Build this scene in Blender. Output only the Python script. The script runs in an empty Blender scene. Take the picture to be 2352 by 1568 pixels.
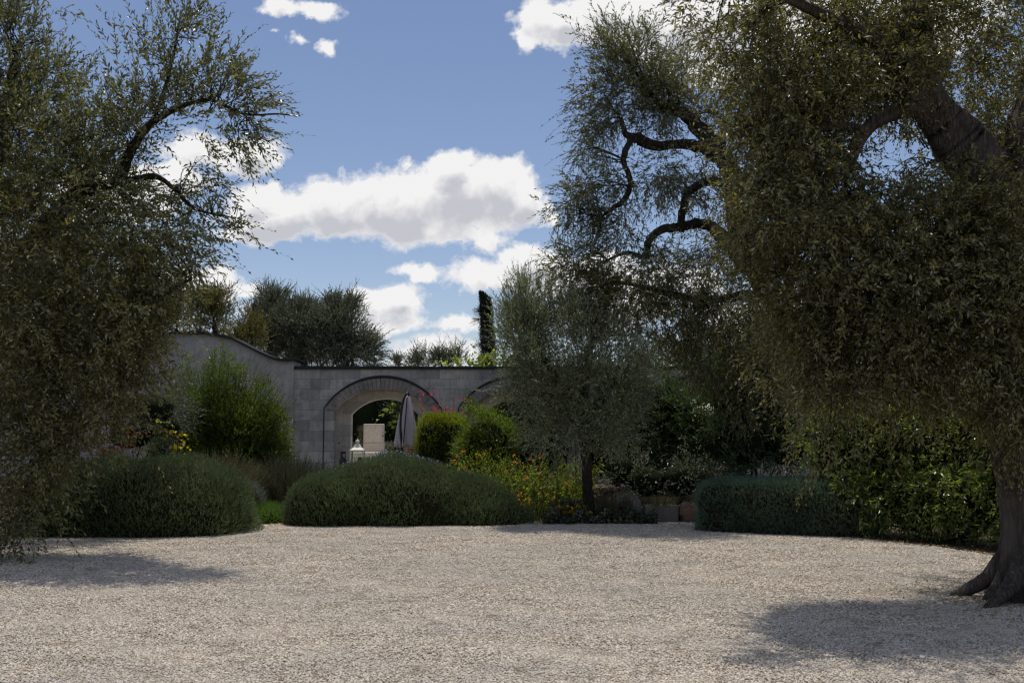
import bpy, math
import numpy as np
from mathutils import Vector

S = bpy.context.scene
COL = S.collection
RNG = np.random.default_rng(7)

# ------------------------------------------------------------------ camera, sky, sun, exposure
F, CX, CY, HZ, EYE = 2287.0, 1176.0, 784.0, 1000.0, 1.6
TH = math.atan((HZ - CY) / F)
cam = bpy.data.cameras.new('camera'); camo = bpy.data.objects.new('camera', cam); COL.objects.link(camo)
cam.sensor_width = 36; cam.lens = 36 * F / 2352.0; cam.clip_start = .05; cam.clip_end = 3000
camo.location = (0, 0, EYE); camo.rotation_euler = (math.radians(90) + TH, 0, 0)
S.camera = camo
SUN_EL, SUN_AZ = math.radians(73), math.radians(-3)          # azimuth from +Y, negative = to the left
sdir = Vector((math.sin(SUN_AZ) * math.cos(SUN_EL), math.cos(SUN_AZ) * math.cos(SUN_EL), math.sin(SUN_EL)))
sun = bpy.data.lights.new('sun', 'SUN'); sun.energy = 3.6; sun.angle = math.radians(.53); sun.color = (1, .94, .85)
suno = bpy.data.objects.new('sun', sun); COL.objects.link(suno)
suno.rotation_euler = sdir.to_track_quat('Z', 'Y').to_euler(); suno.location = (0, 0, 30)
S.view_settings.view_transform = 'Standard'; S.view_settings.look = 'None'
S.view_settings.gamma = 1; S.view_settings.exposure = 0.0
S.cycles.max_bounces = 7; S.cycles.diffuse_bounces = 3; S.cycles.glossy_bounces = 2
S.cycles.transmission_bounces = 4; S.cycles.transparent_max_bounces = 6
S.cycles.sample_clamp_indirect = 4; S.cycles.caustics_reflective = False; S.cycles.caustics_refractive = False
S.cycles.use_denoising = True; S.cycles.denoiser = 'OPENIMAGEDENOISE'; S.cycles.denoising_input_passes = 'RGB_ALBEDO_NORMAL'
S.cycles.filter_width = 1.3


def raydir(px, py):
    u = (px - CX) / F; v = (CY - py) / F
    return u, math.cos(TH) - v * math.sin(TH), math.sin(TH) + v * math.cos(TH)


def at(px, py, d):                     # photo point (2352 wide) at distance d in front of the camera
    x, y, z = raydir(px, py)
    return np.array([x / y * d, d, EYE + z / y * d])


def pt(px, z, d):
    return np.array([(px - CX) / F * (d * math.cos(TH) + (z - EYE) * math.sin(TH)), d, z])


class NT:
    def __init__(s, tree): s.t = tree
    def n(s, kind, **kw):
        x = s.t.nodes.new(kind)
        for k, v in kw.items():
            if k.startswith('i_'):
                x.inputs[k[2:].replace('_', ' ')].default_value = v
            else: setattr(x, k, v)
        return x
    def l(s, a, b): s.t.links.new(a, b)
    def put(s, sock, v):
        if hasattr(v, 'node'): s.l(v, sock)
        else: sock.default_value = v
    def m(s, op, a, b=None, c=None, clamp=False):
        x = s.t.nodes.new('ShaderNodeMath'); x.operation = op; x.use_clamp = clamp
        for i, v in enumerate((a, b, c)):
            if v is not None: s.put(x.inputs[i], v)
        return x.outputs[0]
    def vm(s, op, a, b=None):
        x = s.t.nodes.new('ShaderNodeVectorMath'); x.operation = op
        s.put(x.inputs[0], a)
        if b is not None: s.put(x.inputs[1], b)
        return x.outputs['Value' if op in ('LENGTH', 'DOT_PRODUCT') else 'Vector']
    def noise(s, vec, scale, detail=4, rough=.5, out='Fac', dist=0):
        x = s.t.nodes.new('ShaderNodeTexNoise')
        if vec is not None: s.l(vec, x.inputs['Vector'])
        x.inputs['Scale'].default_value = scale; x.inputs['Detail'].default_value = detail
        x.inputs['Roughness'].default_value = rough; x.inputs['Distortion'].default_value = dist
        return x.outputs[out]
    def mr(s, v, a, b, c=0., d=1., smooth=False):
        x = s.t.nodes.new('ShaderNodeMapRange')
        if smooth: x.interpolation_type = 'SMOOTHSTEP'
        s.put(x.inputs['Value'], v)
        for k, q in zip(('From Min', 'From Max', 'To Min', 'To Max'), (a, b, c, d)): s.put(x.inputs[k], q)
        return x.outputs[0]
    def mix(s, f, a, b, mode='MIX'):
        x = s.t.nodes.new('ShaderNodeMix'); x.data_type = 'RGBA'; x.blend_type = mode
        s.put(x.inputs['Factor'], f)
        for i, v in ((6, a), (7, b)):
            s.put(x.inputs[i], v if hasattr(v, 'node') else (*v[:3], 1))
        return x.outputs[2]


# ---- clouds: (px, py, rx, ry) ellipses seen from the place, held as directions of the sky
CLOUDS = [(640, 495, 130, 62), (760, 482, 150, 70), (600, 450, 70, 38), (900, 475, 170, 88), (1030, 455, 150, 100), (1030, 405, 75, 58),
          (1140, 440, 100, 78), (1185, 470, 75, 62), (1010, 530, 170, 30), (1120, 548, 52, 28), (1255, 500, 22, 20), (560, 535, 60, 18),
          (1140, 630, 115, 40), (1220, 600, 90, 38), (1330, 640, 120, 62), (945, 632, 62, 22), (1400, 700, 130, 60),
          (900, 700, 74, 42), (885, 745, 95, 24), (830, 700, 60, 30), (1045, 750, 58, 20), (1020, 805, 88, 32), (940, 855, 170, 26),
          (560, 352, 90, 44), (470, 335, 110, 34), (400, 400, 90, 40), (270, 450, 140, 60), (480, 655, 80, 36), (560, 672, 52, 20), (570, 725, 55, 20), (420, 640, 60, 30),
          (645, 8, 50, 34), (720, 12, 70, 24), (775, 103, 34, 30), (627, 72, 18, 8), (690, 93, 26, 9),
          (1215, 100, 34, 26), (1290, 60, 90, 66), (1420, 35, 170, 75), (1560, 70, 130, 90), (1700, 60, 160, 120), (2050, 40, 260, 90),
          (1640, 170, 60, 40), (1560, 640, 120, 40), (1760, 720, 180, 40)]
w = bpy.data.worlds.new('World'); S.world = w; w.use_nodes = True
w.node_tree.nodes.clear()
W = NT(w.node_tree)
g = bpy.data.node_groups.new('cloud_field', 'ShaderNodeTree')
g.interface.new_socket('Vector', in_out='INPUT', socket_type='NodeSocketVector')
g.interface.new_socket('Value', in_out='OUTPUT', socket_type='NodeSocketFloat')
g.interface.new_socket('Soft', in_out='OUTPUT', socket_type='NodeSocketFloat')
G = NT(g)
gi = G.n('NodeGroupInput'); go = G.n('NodeGroupOutput')
warp = G.vm('SUBTRACT', G.noise(gi.outputs[0], 9, 4, .55, 'Color'), (.5, .5, .5))
warp = G.vm('MULTIPLY', warp, (.055, .04, 0))
wp = G.vm('ADD', gi.outputs[0], warp)
warp2 = G.vm('SUBTRACT', G.noise(gi.outputs[0], 36, 5, .6, 'Color'), (.5, .5, .5))
wp = G.vm('ADD', wp, G.vm('MULTIPLY', warp2, (.03, .026, 0)))
acc = None
for (px, py, rx, ry) in CLOUDS:
    x, y, z = raydir(px, py); c = (x / y, z / y, 0)
    q = G.vm('MULTIPLY', G.vm('SUBTRACT', wp, c), (F / rx / 1.12, F / ry / 1.12, 0))
    f = G.m('SUBTRACT', 1.0, G.vm('LENGTH', q))
    f = G.m('MULTIPLY', f, min(1.0, ry / 55.0) ** .6)
    acc = f if acc is None else G.m('SMOOTH_MAX', acc, f, .07)
n1 = G.noise(gi.outputs[0], 17, 9, .62, dist=.3)
n2 = G.noise(gi.outputs[0], 62, 8, .68)
tot = G.m('ADD', acc, G.m('MULTIPLY', G.m('SUBTRACT', n1, .5), 1.15))
tot = G.m('ADD', tot, G.m('MULTIPLY', G.m('SUBTRACT', n2, .5), .7))
G.l(tot, go.inputs[0])
G.l(G.m('ADD', acc, G.m('MULTIPLY', G.m('SUBTRACT', n1, .5), .75)), go.inputs[1])
tc = W.n('ShaderNodeTexCoord')
sp = W.n('ShaderNodeSeparateXYZ'); W.l(tc.outputs['Generated'], sp.inputs[0])
ysafe = W.m('MAXIMUM', sp.outputs[1], .05)
cb = W.n('ShaderNodeCombineXYZ'); W.l(W.m('DIVIDE', sp.outputs[0], ysafe), cb.inputs[0]); W.l(W.m('DIVIDE', sp.outputs[2], ysafe), cb.inputs[1])
uv = cb.outputs[0]
def field(vec):
    x = w.node_tree.nodes.new('ShaderNodeGroup'); x.node_tree = g; W.l(vec, x.inputs[0]); return x.outputs
f0, f0s = field(uv); _, f1 = field(W.vm('ADD', uv, (-.003, .017, 0)))
alpha = W.mr(f0, -.06, .24, 0, 1)
front = W.mr(sp.outputs[1], .1, .3, 0, 1, True)
alpha = W.m('MULTIPLY', W.m('POWER', alpha, 1.15), front)
# made-up broken cloud outside the view, added to whiten and lift ambient light
sepuv = W.n('ShaderNodeSeparateXYZ'); W.l(uv, sepuv.inputs[0])
outm = W.m('MAXIMUM', W.mr(W.m('ABSOLUTE', sepuv.outputs[0]), .62, .95, 0, 1, True), W.mr(sepuv.outputs[1], .5, .75, 0, 1, True))
outm = W.m('MAXIMUM', outm, W.m('SUBTRACT', 1, front))
gcl = W.mr(W.noise(tc.outputs['Generated'], 3.2, 7, .6), .50, .64, 0, 1, True)
alpha = W.m('MAXIMUM', alpha, W.m('MULTIPLY', W.m('MULTIPLY', outm, gcl), W.mr(sp.outputs[2], 0, .1)))
lowf = W.noise(uv, 22, 3, .5)
sh = W.mr(W.m('ADD', f1, W.m('MULTIPLY', W.m('SUBTRACT', lowf, .5), 1.1)), .12, .85, 0, 1, True)
rel = W.m('SUBTRACT', f0, f1)
edge_ = W.mr(f0, .0, .45, 0, 1, True); sh = W.m('MULTIPLY', sh, edge_)
sh = W.m('SUBTRACT', sh, W.m('MULTIPLY', rel, .55), clamp=True)
ccol = W.mix(sh, (.90, .89, .89), (.55, .56, .61))
sky = W.n('ShaderNodeTexSky', sky_type='NISHITA', sun_disc=False)
sky.sun_elevation = SUN_EL; sky.sun_rotation = SUN_AZ; sky.air_density = 1.0; sky.dust_density = .15; sky.ozone_density = 1.6
SKYK = .075
skyc = W.vm('SCALE', sky.outputs[0]); skyc.node.inputs['Scale'].default_value = SKYK
skyc = W.vm('MULTIPLY', skyc, (1.36, 1.25, 1.28))
col = W.mix(alpha, skyc, ccol)
bg = W.n('ShaderNodeBackground'); bg.inputs['Strength'].default_value = 1.0 / SKYK * .075
W.l(col, bg.inputs['Color']); wo = W.n('ShaderNodeOutputWorld'); W.l(bg.outputs[0], wo.inputs[0])
w.cycles.sampling_method = 'MANUAL'; w.cycles.sample_map_resolution = 512


# ------------------------------------------------------------------ materials
def mat(name):
    m = bpy.data.materials.new(name); m.use_nodes = True; t = m.node_tree; t.nodes.clear()
    N = NT(t); out = N.n('ShaderNodeOutputMaterial'); N.out = out; N.m_ = m
    return N


def principled(N, col, rough=.8, bump=None, bstr=.3, bdist=.02, spec=.3, metal=0):
    p = N.n('ShaderNodeBsdfPrincipled')
    N.put(p.inputs['Base Color'], col if hasattr(col, 'node') else (*col, 1))
    N.put(p.inputs['Roughness'], rough); p.inputs['Specular IOR Level'].default_value = spec
    p.inputs['Metallic'].default_value = metal
    if bump is not None:
        b = N.n('ShaderNodeBump'); b.inputs['Strength'].default_value = bstr; b.inputs['Distance'].default_value = bdist
        N.l(bump, b.inputs['Height']); N.l(b.outputs[0], p.inputs['Normal'])
    return p


def plain(name, col, rough=.6, var=.15, scale=8, spec=.3, bstr=.2, bdist=.005, metal=0):
    N = mat(name); tc = N.n('ShaderNodeTexCoord').outputs['Object']
    nz = N.noise(tc, scale, 5, .6)
    c = N.mix(nz, [v * (1 - var) for v in col], [min(1, v * (1 + var)) for v in col])
    p = principled(N, c, rough, nz, bstr, bdist, spec, metal); N.l(p.outputs[0], N.out.inputs[0])
    return N.m_


def leafmat(name, top, under, odd=None, oddp=.06, trans=.3, rough=.42, spec=.45, var=.55, tcol=None):
    N = mat(name); geo = N.n('ShaderNodeNewGeometry'); r = geo.outputs['Random Per Island']
    v = N.mr(r, 0, 1, 1 - var, 1 + var)
    r2 = N.m('FRACT', N.m('MULTIPLY', r, 37.7))
    c = N.mix(geo.outputs['Backfacing'], top, under)
    clump = N.noise(N.n('ShaderNodeTexCoord').outputs['Object'], 1.7, 3, .5)
    v = N.m('MULTIPLY', v, N.mr(clump, .3, .7, .7, 1.3))
    c = N.vm('SCALE', c); c.node.inputs['Scale'].default_value = 1; N.l(v, c.node.inputs['Scale'])
    tc_ = tcol or [min(1, top[0] * 2.0 + .02), min(1, top[1] * 2.2 + .03), top[2] * .6]
    t = N.vm('SCALE', tc_ if False else tuple(tc_)); N.l(v, t.node.inputs['Scale'])
    if odd:
        k = N.m('LESS_THAN', r2, oddp)
        c = N.mix(k, c, odd); t = N.mix(k, t, [min(1, x * 1.3) for x in odd])
    p = principled(N, c, rough, spec=spec)
    tr = N.n('ShaderNodeBsdfTranslucent'); N.l(t, tr.inputs[0])
    ms = N.n('ShaderNodeMixShader'); ms.inputs[0].default_value = trans
    N.l(p.outputs[0], ms.inputs[1]); N.l(tr.outputs[0], ms.inputs[2]); N.l(ms.outputs[0], N.out.inputs[0])
    return N.m_


def barkmat(name, a, b, sc=1.0):
    N = mat(name); tc = N.n('ShaderNodeTexCoord').outputs['Object']
    st = N.vm('MULTIPLY', tc, (20 * sc, 20 * sc, 3.0 * sc))
    v = N.n('ShaderNodeTexVoronoi', feature='DISTANCE_TO_EDGE'); N.l(N.vm('ADD', st, N.vm('SCALE', N.noise(st, .7, 5, .6, 'Color'))), v.inputs['Vector'])
    v.inputs['Scale'].default_value = 1.3
    for q_ in N.t.nodes:
        if q_.type == 'VECT_MATH' and q_.operation == 'SCALE': q_.inputs['Scale'].default_value = 2.2
    nz = N.noise(st, 1.4, 8, .7)
    h = N.m('ADD', N.m('MULTIPLY', N.mr(v.outputs[0], 0, .3), .3), N.m('MULTIPLY', nz, 1.1))
    c = N.mix(N.mr(h, .3, 1.1), a, b)
    c = N.mix(N.mr(N.noise(tc, 2.2, 4), .45, .7), c, [x * .8 + .02 for x in b])
    p = principled(N, c, .9, h, 1.0, .06, .15); N.l(p.outputs[0], N.out.inputs[0])
    return N.m_


MT = {}
MT['olive'] = leafmat('olive_leaf', (.072, .082, .034), (.20, .21, .15), (.18, .17, .04), .03, .34, .36, .6, tcol=(.21, .215, .05))
MT['olive_b'] = leafmat('olive_leaf_brownish', (.082, .084, .028), (.205, .20, .12), (.24, .20, .04), .06, .38, .36, .6, tcol=(.25, .23, .045))
MT['olive_s'] = leafmat('olive_leaf_silver', (.17, .20, .105), (.33, .35, .25), None, 0, .3, .4, .5, tcol=(.24, .28, .09))
MT['olive_far'] = leafmat('olive_leaf_far', (.115, .135, .085), (.27, .29, .22), None, 0, .25, .4, .5, tcol=(.12, .14, .055))
MT['gold'] = leafmat('golden_leaf', (.12, .110, .032), (.19, .18, .08), (.20, .15, .03), .1, .35, tcol=(.20, .18, .04))
MT['bark'] = barkmat('olive_bark', (.022, .017, .014), (.20, .17, .15))
MT['bark_d'] = barkmat('dark_bark', (.012, .010, .008), (.070, .060, .050))
MT['rosemary'] = leafmat('rosemary_needle', (.070, .112, .038), (.14, .17, .09), None, 0, .25, .5, tcol=(.12, .17, .06))
MT['rosemary_b'] = leafmat('rosemary_needle_bluish', (.080, .135, .095), (.14, .20, .15), None, 0, .22, .5, tcol=(.09, .18, .08))
MT['core'] = plain('dark_shade_fill', (.018, .017, .010), .95, .4, 10, .05)  # near-black: shade inside foliage and trunk hole put into the colour
MT['core_g'] = plain('green_shade_fill', (.014, .020, .008), .95, .4, 10, .05)  # greener version, shade deep in the leaves put into the colour
MT['bright'] = leafmat('bright_green_leaf', (.045, .085, .012), (.07, .11, .03), (.20, .22, .03), .05, .36, .35, tcol=(.20, .29, .02))
MT['myrtle'] = leafmat('glossy_green_leaf', (.055, .105, .014), (.08, .12, .03), (.24, .22, .03), .04, .38, .32, tcol=(.24, .36, .02))
MT['hedge_g'] = leafmat('hedge_leaf', (.060, .105, .012), (.09, .12, .03), (.30, .28, .03), .06, .42, .4, tcol=(.34, .40, .015))
MT['laurel'] = leafmat('laurel_leaf', (.095, .135, .028), (.14, .17, .06), (.26, .26, .08), .05, .34, .28, .7, tcol=(.36, .46, .04))
MT['oleander'] = leafmat('oleander_leaf', (.045, .085, .030), (.10, .15, .08), None, 0, .26, .30, .7, tcol=(.10, .18, .03))
MT['lantana'] = leafmat('soft_green_leaf', (.095, .145, .020), (.12, .15, .05), (.22, .22, .03), .05, .42, .5, tcol=(.30, .38, .03))
MT['groundc'] = leafmat('ground_cover_leaf', (.055, .12, .022), (.08, .13, .04), None, 0, .35, .5, tcol=(.16, .30, .03))
MT['ivy'] = leafmat('ivy_leaf', (.028, .055, .024), (.06, .08, .05), (.16, .18, .13), .25, .15, .35, tcol=(.07, .12, .03))
MT['silver'] = leafmat('silver_leaf', (.16, .18, .14), (.24, .26, .22), None, 0, .2, .5, tcol=(.14, .16, .08))
MT['pale'] = leafmat('pale_edged_leaf', (.10, .125, .065), (.22, .24, .19), (.42, .42, .36), .13, .25, .35, tcol=(.17, .2, .07))
MT['grass'] = leafmat('dry_grass_blade', (.085, .090, .040), (.11, .11, .06), (.17, .13, .07), .25, .3, .6, tcol=(.14, .14, .05))
MT['grass_d'] = leafmat('dark_grass_blade', (.045, .055, .028), (.07, .08, .045), (.12, .09, .06), .2, .25, .6, tcol=(.07, .08, .03))
MT['cypress'] = leafmat('cypress_leaf', (.014, .026, .012), (.03, .045, .02), None, 0, .12, .6, tcol=(.03, .05, .01))
MT['darktree'] = leafmat('deep_green_leaf', (.018, .032, .012), (.03, .045, .02), None, 0, .15, .6, tcol=(.03, .05, .01))
MT['vine'] = leafmat('vine_leaf', (.09, .15, .025), (.13, .18, .06), (.32, .30, .04), .1, .45, .45, tcol=(.38, .48, .04))
MT['yellow'] = leafmat('yellow_vine_leaf', (.42, .34, .02), (.40, .34, .05), (.30, .34, .04), .2, .45, .5, tcol=(.75, .6, .02))
MT['redleaf'] = leafmat('red_vine_leaf', (.26, .035, .025), (.28, .08, .06), (.35, .14, .02), .25, .4, .5, tcol=(.6, .08, .03))
MT['redfl'] = leafmat('red_petal', (.50, .05, .08), (.5, .08, .1), (.55, .22, .22), .3, .35, .6, tcol=(.75, .10, .12))
MT['orangefl'] = leafmat('orange_petal', (.62, .16, .03), (.6, .2, .06), (.70, .42, .04), .35, .35, .6, tcol=(.85, .25, .03))
MT['yellowfl'] = leafmat('yellow_orange_petal', (.75, .36, .02), (.7, .35, .04), (.8, .5, .03), .4, .35, .6, tcol=(.9, .45, .02))
MT['bluefl'] = leafmat('blue_petal', (.38, .42, .70), (.42, .46, .72), (.45, .48, .66), .4, .3, .6, tcol=(.35, .4, .7))
MT['mauvefl'] = leafmat('mauve_petal', (.30, .13, .24), (.3, .16, .28), None, 0, .3, .6, tcol=(.45, .2, .35))
MT['fruit'] = plain('olive_fruit_skin', (.022, .016, .024), .3, .3, 4, .5)
MT['dryleaf'] = leafmat('fallen_leaf', (.17, .12, .05), (.2, .15, .08), (.36, .28, .08), .3, .15, .7)
MT['white_p'] = plain('white_painted_wood', (.78, .76, .72), .5, .05, 20)
MT['cream'] = plain('cream_painted_metal', (.72, .69, .60), .45, .08, 12)
MT['black'] = plain('black_metal', (.012, .013, .016), .4, .2, 10, .5)
MT['canvas'] = plain('mauve_grey_canvas', (.60, .53, .56), .85, .1, 14, .1, .3, .01)
MT['terracotta'] = plain('pale_terracotta', (.46, .35, .27), .85, .15, 9)
MT['steel'] = plain('grey_metal', (.35, .36, .38), .4, .1, 10, .5, metal=.6)
N = mat('lantern_glass'); p = principled(N, (.85, .88, .86), .08, spec=.5); p.inputs['Transmission Weight'].default_value = 1; p.inputs['IOR'].default_value = 1.1
N.l(p.outputs[0], N.out.inputs[0]); MT['glass'] = N.m_

# limestone masonry
def stonemat(name, pale, dark, bw=.52, bh=.27, stain=1.0, joints=True, mortar=.75):
    N = mat(name); tc = N.n('ShaderNodeTexCoord').outputs['Object']
    s = N.n('ShaderNodeSeparateXYZ'); N.l(tc, s.inputs[0])
    c2 = N.n('ShaderNodeCombineXYZ'); N.l(N.m('ADD', s.outputs[0], s.outputs[1]), c2.inputs[0]); N.l(s.outputs[2], c2.inputs[1])
    wv = N.vm('ADD', c2.outputs[0], N.vm('MULTIPLY', N.noise(tc, 2.5, 3, .5, 'Color'), (.03, .03, 0)))
    br = N.n('ShaderNodeTexBrick'); N.l(wv, br.inputs['Vector'])
    br.inputs['Scale'].default_value = 1; br.inputs['Brick Width'].default_value = bw; br.inputs['Row Height'].default_value = bh
    br.inputs['Mortar Size'].default_value = .006; br.inputs['Mortar Smooth'].default_value = .4; br.inputs['Bias'].default_value = 0
    br.inputs['Color1'].default_value = (.62, .63, .65, 1); br.inputs['Color2'].default_value = (1.22, 1.18, 1.12, 1)
    br.inputs['Mortar'].default_value = (mortar, mortar, mortar, 1)
    fine = N.noise(tc, 22, 7, .65)
    big = N.noise(tc, 1.1, 5, .6)
    run = N.noise(N.vm('MULTIPLY', tc, (7, 7, .8)), 1.3, 5, .6)
    c = N.mix(N.mr(big, .35, .65), pale, [pale[0] * .72, pale[1] * .74, pale[2] * .78])
    c = N.mix(1.0, c, br.outputs['Color'], 'MULTIPLY') if joints else c
    st = N.m('MULTIPLY', N.mr(N.m('ADD', N.m('MULTIPLY', run, .35), N.m('MULTIPLY', fine, .75)), .5, .74), stain * .75)
    c = N.mix(st, c, dark)
    c = N.mix(N.mr(fine, .3, .62, .42, 0), c, (.06, .06, .065))
    blot = N.noise(tc, 3.4, 6, .7); c = N.mix(N.mr(blot, .5, .68, 0, .6 * stain), c, [x * 1.0 for x in dark])
    h = N.m('ADD', N.m('MULTIPLY', fine, .5), N.m('MULTIPLY', br.outputs['Fac'], -.8 if joints else 0))
    p = principled(N, c, .92, h, .8, .012, .12); N.l(p.outputs[0], N.out.inputs[0])
    return N.m_
MT['wall'] = stonemat('grey_limestone_blocks', (.66, .645, .61), (.14, .145, .15))
MT['wallpale'] = stonemat('pale_limestone_blocks', (.82, .77, .68), (.40, .37, .33), .7, .3, .6)
MT['vous'] = stonemat('dark_stained_voussoirs', (.43, .40, .37), (.07, .068, .062), joints=False, stain=1.1)
MT['sooty'] = plain('black_lichen_stone', (.045, .046, .05), .95, .5, 14, .05)
MT['plaster'] = stonemat('weathered_plaster', (.58, .56, .53), (.16, .16, .16), joints=False, stain=.9)
MT['pillar'] = stonemat('sandy_limestone', (.80, .72, .62), (.50, .41, .35), 3, 9, .5, joints=False)
MT['rock'] = stonemat('rusty_rock', (.30, .19, .12), (.15, .10, .07), joints=False, stain=.8)
MT['trough'] = stonemat('rough_grey_stone', (.30, .26, .23), (.15, .13, .12), joints=False, stain=.9)

# gravel
def gravelmat(name, inst):
    N = mat(name); tc = N.n('ShaderNodeTexCoord').outputs['Object']
    if inst:
        r = N.n('ShaderNodeObjectInfo').outputs['Random']
        wpos = N.n('ShaderNodeNewGeometry').outputs['Position']
    else:
        wpos = tc
        v = N.n('ShaderNodeTexVoronoi'); N.l(tc, v.inputs['Vector']); v.inputs['Scale'].default_value = 46
        s = N.n('ShaderNodeSeparateColor'); N.l(v.outputs['Color'], s.inputs[0]); r = s.outputs[0]
    cr = N.n('ShaderNodeValToRGB'); e = cr.color_ramp.elements
    e[0].position = 0; e[0].color = (.22, .165, .115, 1); e[1].position = 1; e[1].color = (.78, .71, .61, 1)
    for pos, c in ((.06, (.33, .265, .19, 1)), (.18, (.42, .36, .285, 1)), (.55, (.55, .485, .40, 1)), (.85, (.66, .595, .505, 1))):
        x = e.new(pos); x.color = c
    N.l(r, cr.inputs[0])
    big = N.noise(wpos, .55, 5, .65); mid = N.noise(wpos, 3.5, 4, .6)
    c = N.mix(N.mr(big, .44, .60, 0, .6), cr.outputs[0], (.46, .42, .37))
    c = N.mix(N.mr(mid, .54, .70, 0, .6), c, (.25, .19, .14))
    if not inst:
        c = N.mix(.45, c, (.10, .085, .07))
    p = principled(N, c, .85, N.noise(tc, 90 if not inst else 40, 3), .5, .01, .2); N.l(p.outputs[0], N.out.inputs[0])
    return N.m_
MT['gravel'] = gravelmat('gravel_bed', False)
MT['pebble'] = gravelmat('limestone_chips', True)
N = mat('garden_soil'); tc = N.n('ShaderNodeTexCoord').outputs['Object']
nz = N.noise(tc, 1.4, 6, .6); fz = N.noise(tc, 26, 5, .7)
c = N.mix(nz, (.10, .07, .045), (.17, .13, .09)); c = N.mix(N.mr(fz, .4, .7), c, (.05, .037, .025))
p = principled(N, c, .95, fz, .9, .05, .1); N.l(p.outputs[0], N.out.inputs[0]); MT['soil'] = N.m_
N = mat('sandy_flagstones'); tc = N.n('ShaderNodeTexCoord').outputs['Object']
v = N.n('ShaderNodeTexVoronoi', feature='DISTANCE_TO_EDGE'); N.l(tc, v.inputs['Vector']); v.inputs['Scale'].default_value = 3.2
fz = N.noise(tc, 30, 5, .7)
c = N.mix(N.noise(tc, 5, 4), (.46, .40, .33), (.60, .54, .46)); c = N.mix(N.mr(v.outputs[0], 0, .04, 1, 0), c, (.22, .18, .14))
p = principled(N, c, .9, N.m('ADD', N.mr(v.outputs[0], 0, .06), fz), .6, .01, .15); N.l(p.outputs[0], N.out.inputs[0]); MT['flag'] = N.m_


# ------------------------------------------------------------------ mesh helpers
def nrm(a):
    return a / np.maximum(np.linalg.norm(a, axis=-1, keepdims=True), 1e-9)


def link(o, parent=None, label=None, cat=None, group=None, kind=None):
    COL.objects.link(o)
    if parent is not None: o.parent = parent
    for k, v in (('label', label), ('category', cat), ('group', group), ('kind', kind)):
        if v: o[k] = v
    return o


def root(name, loc, label, cat, group=None):
    o = bpy.data.objects.new(name, None); o.location = [float(v) for v in loc]; o.empty_display_size = .2
    return link(o, None, label, cat, group)


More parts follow.
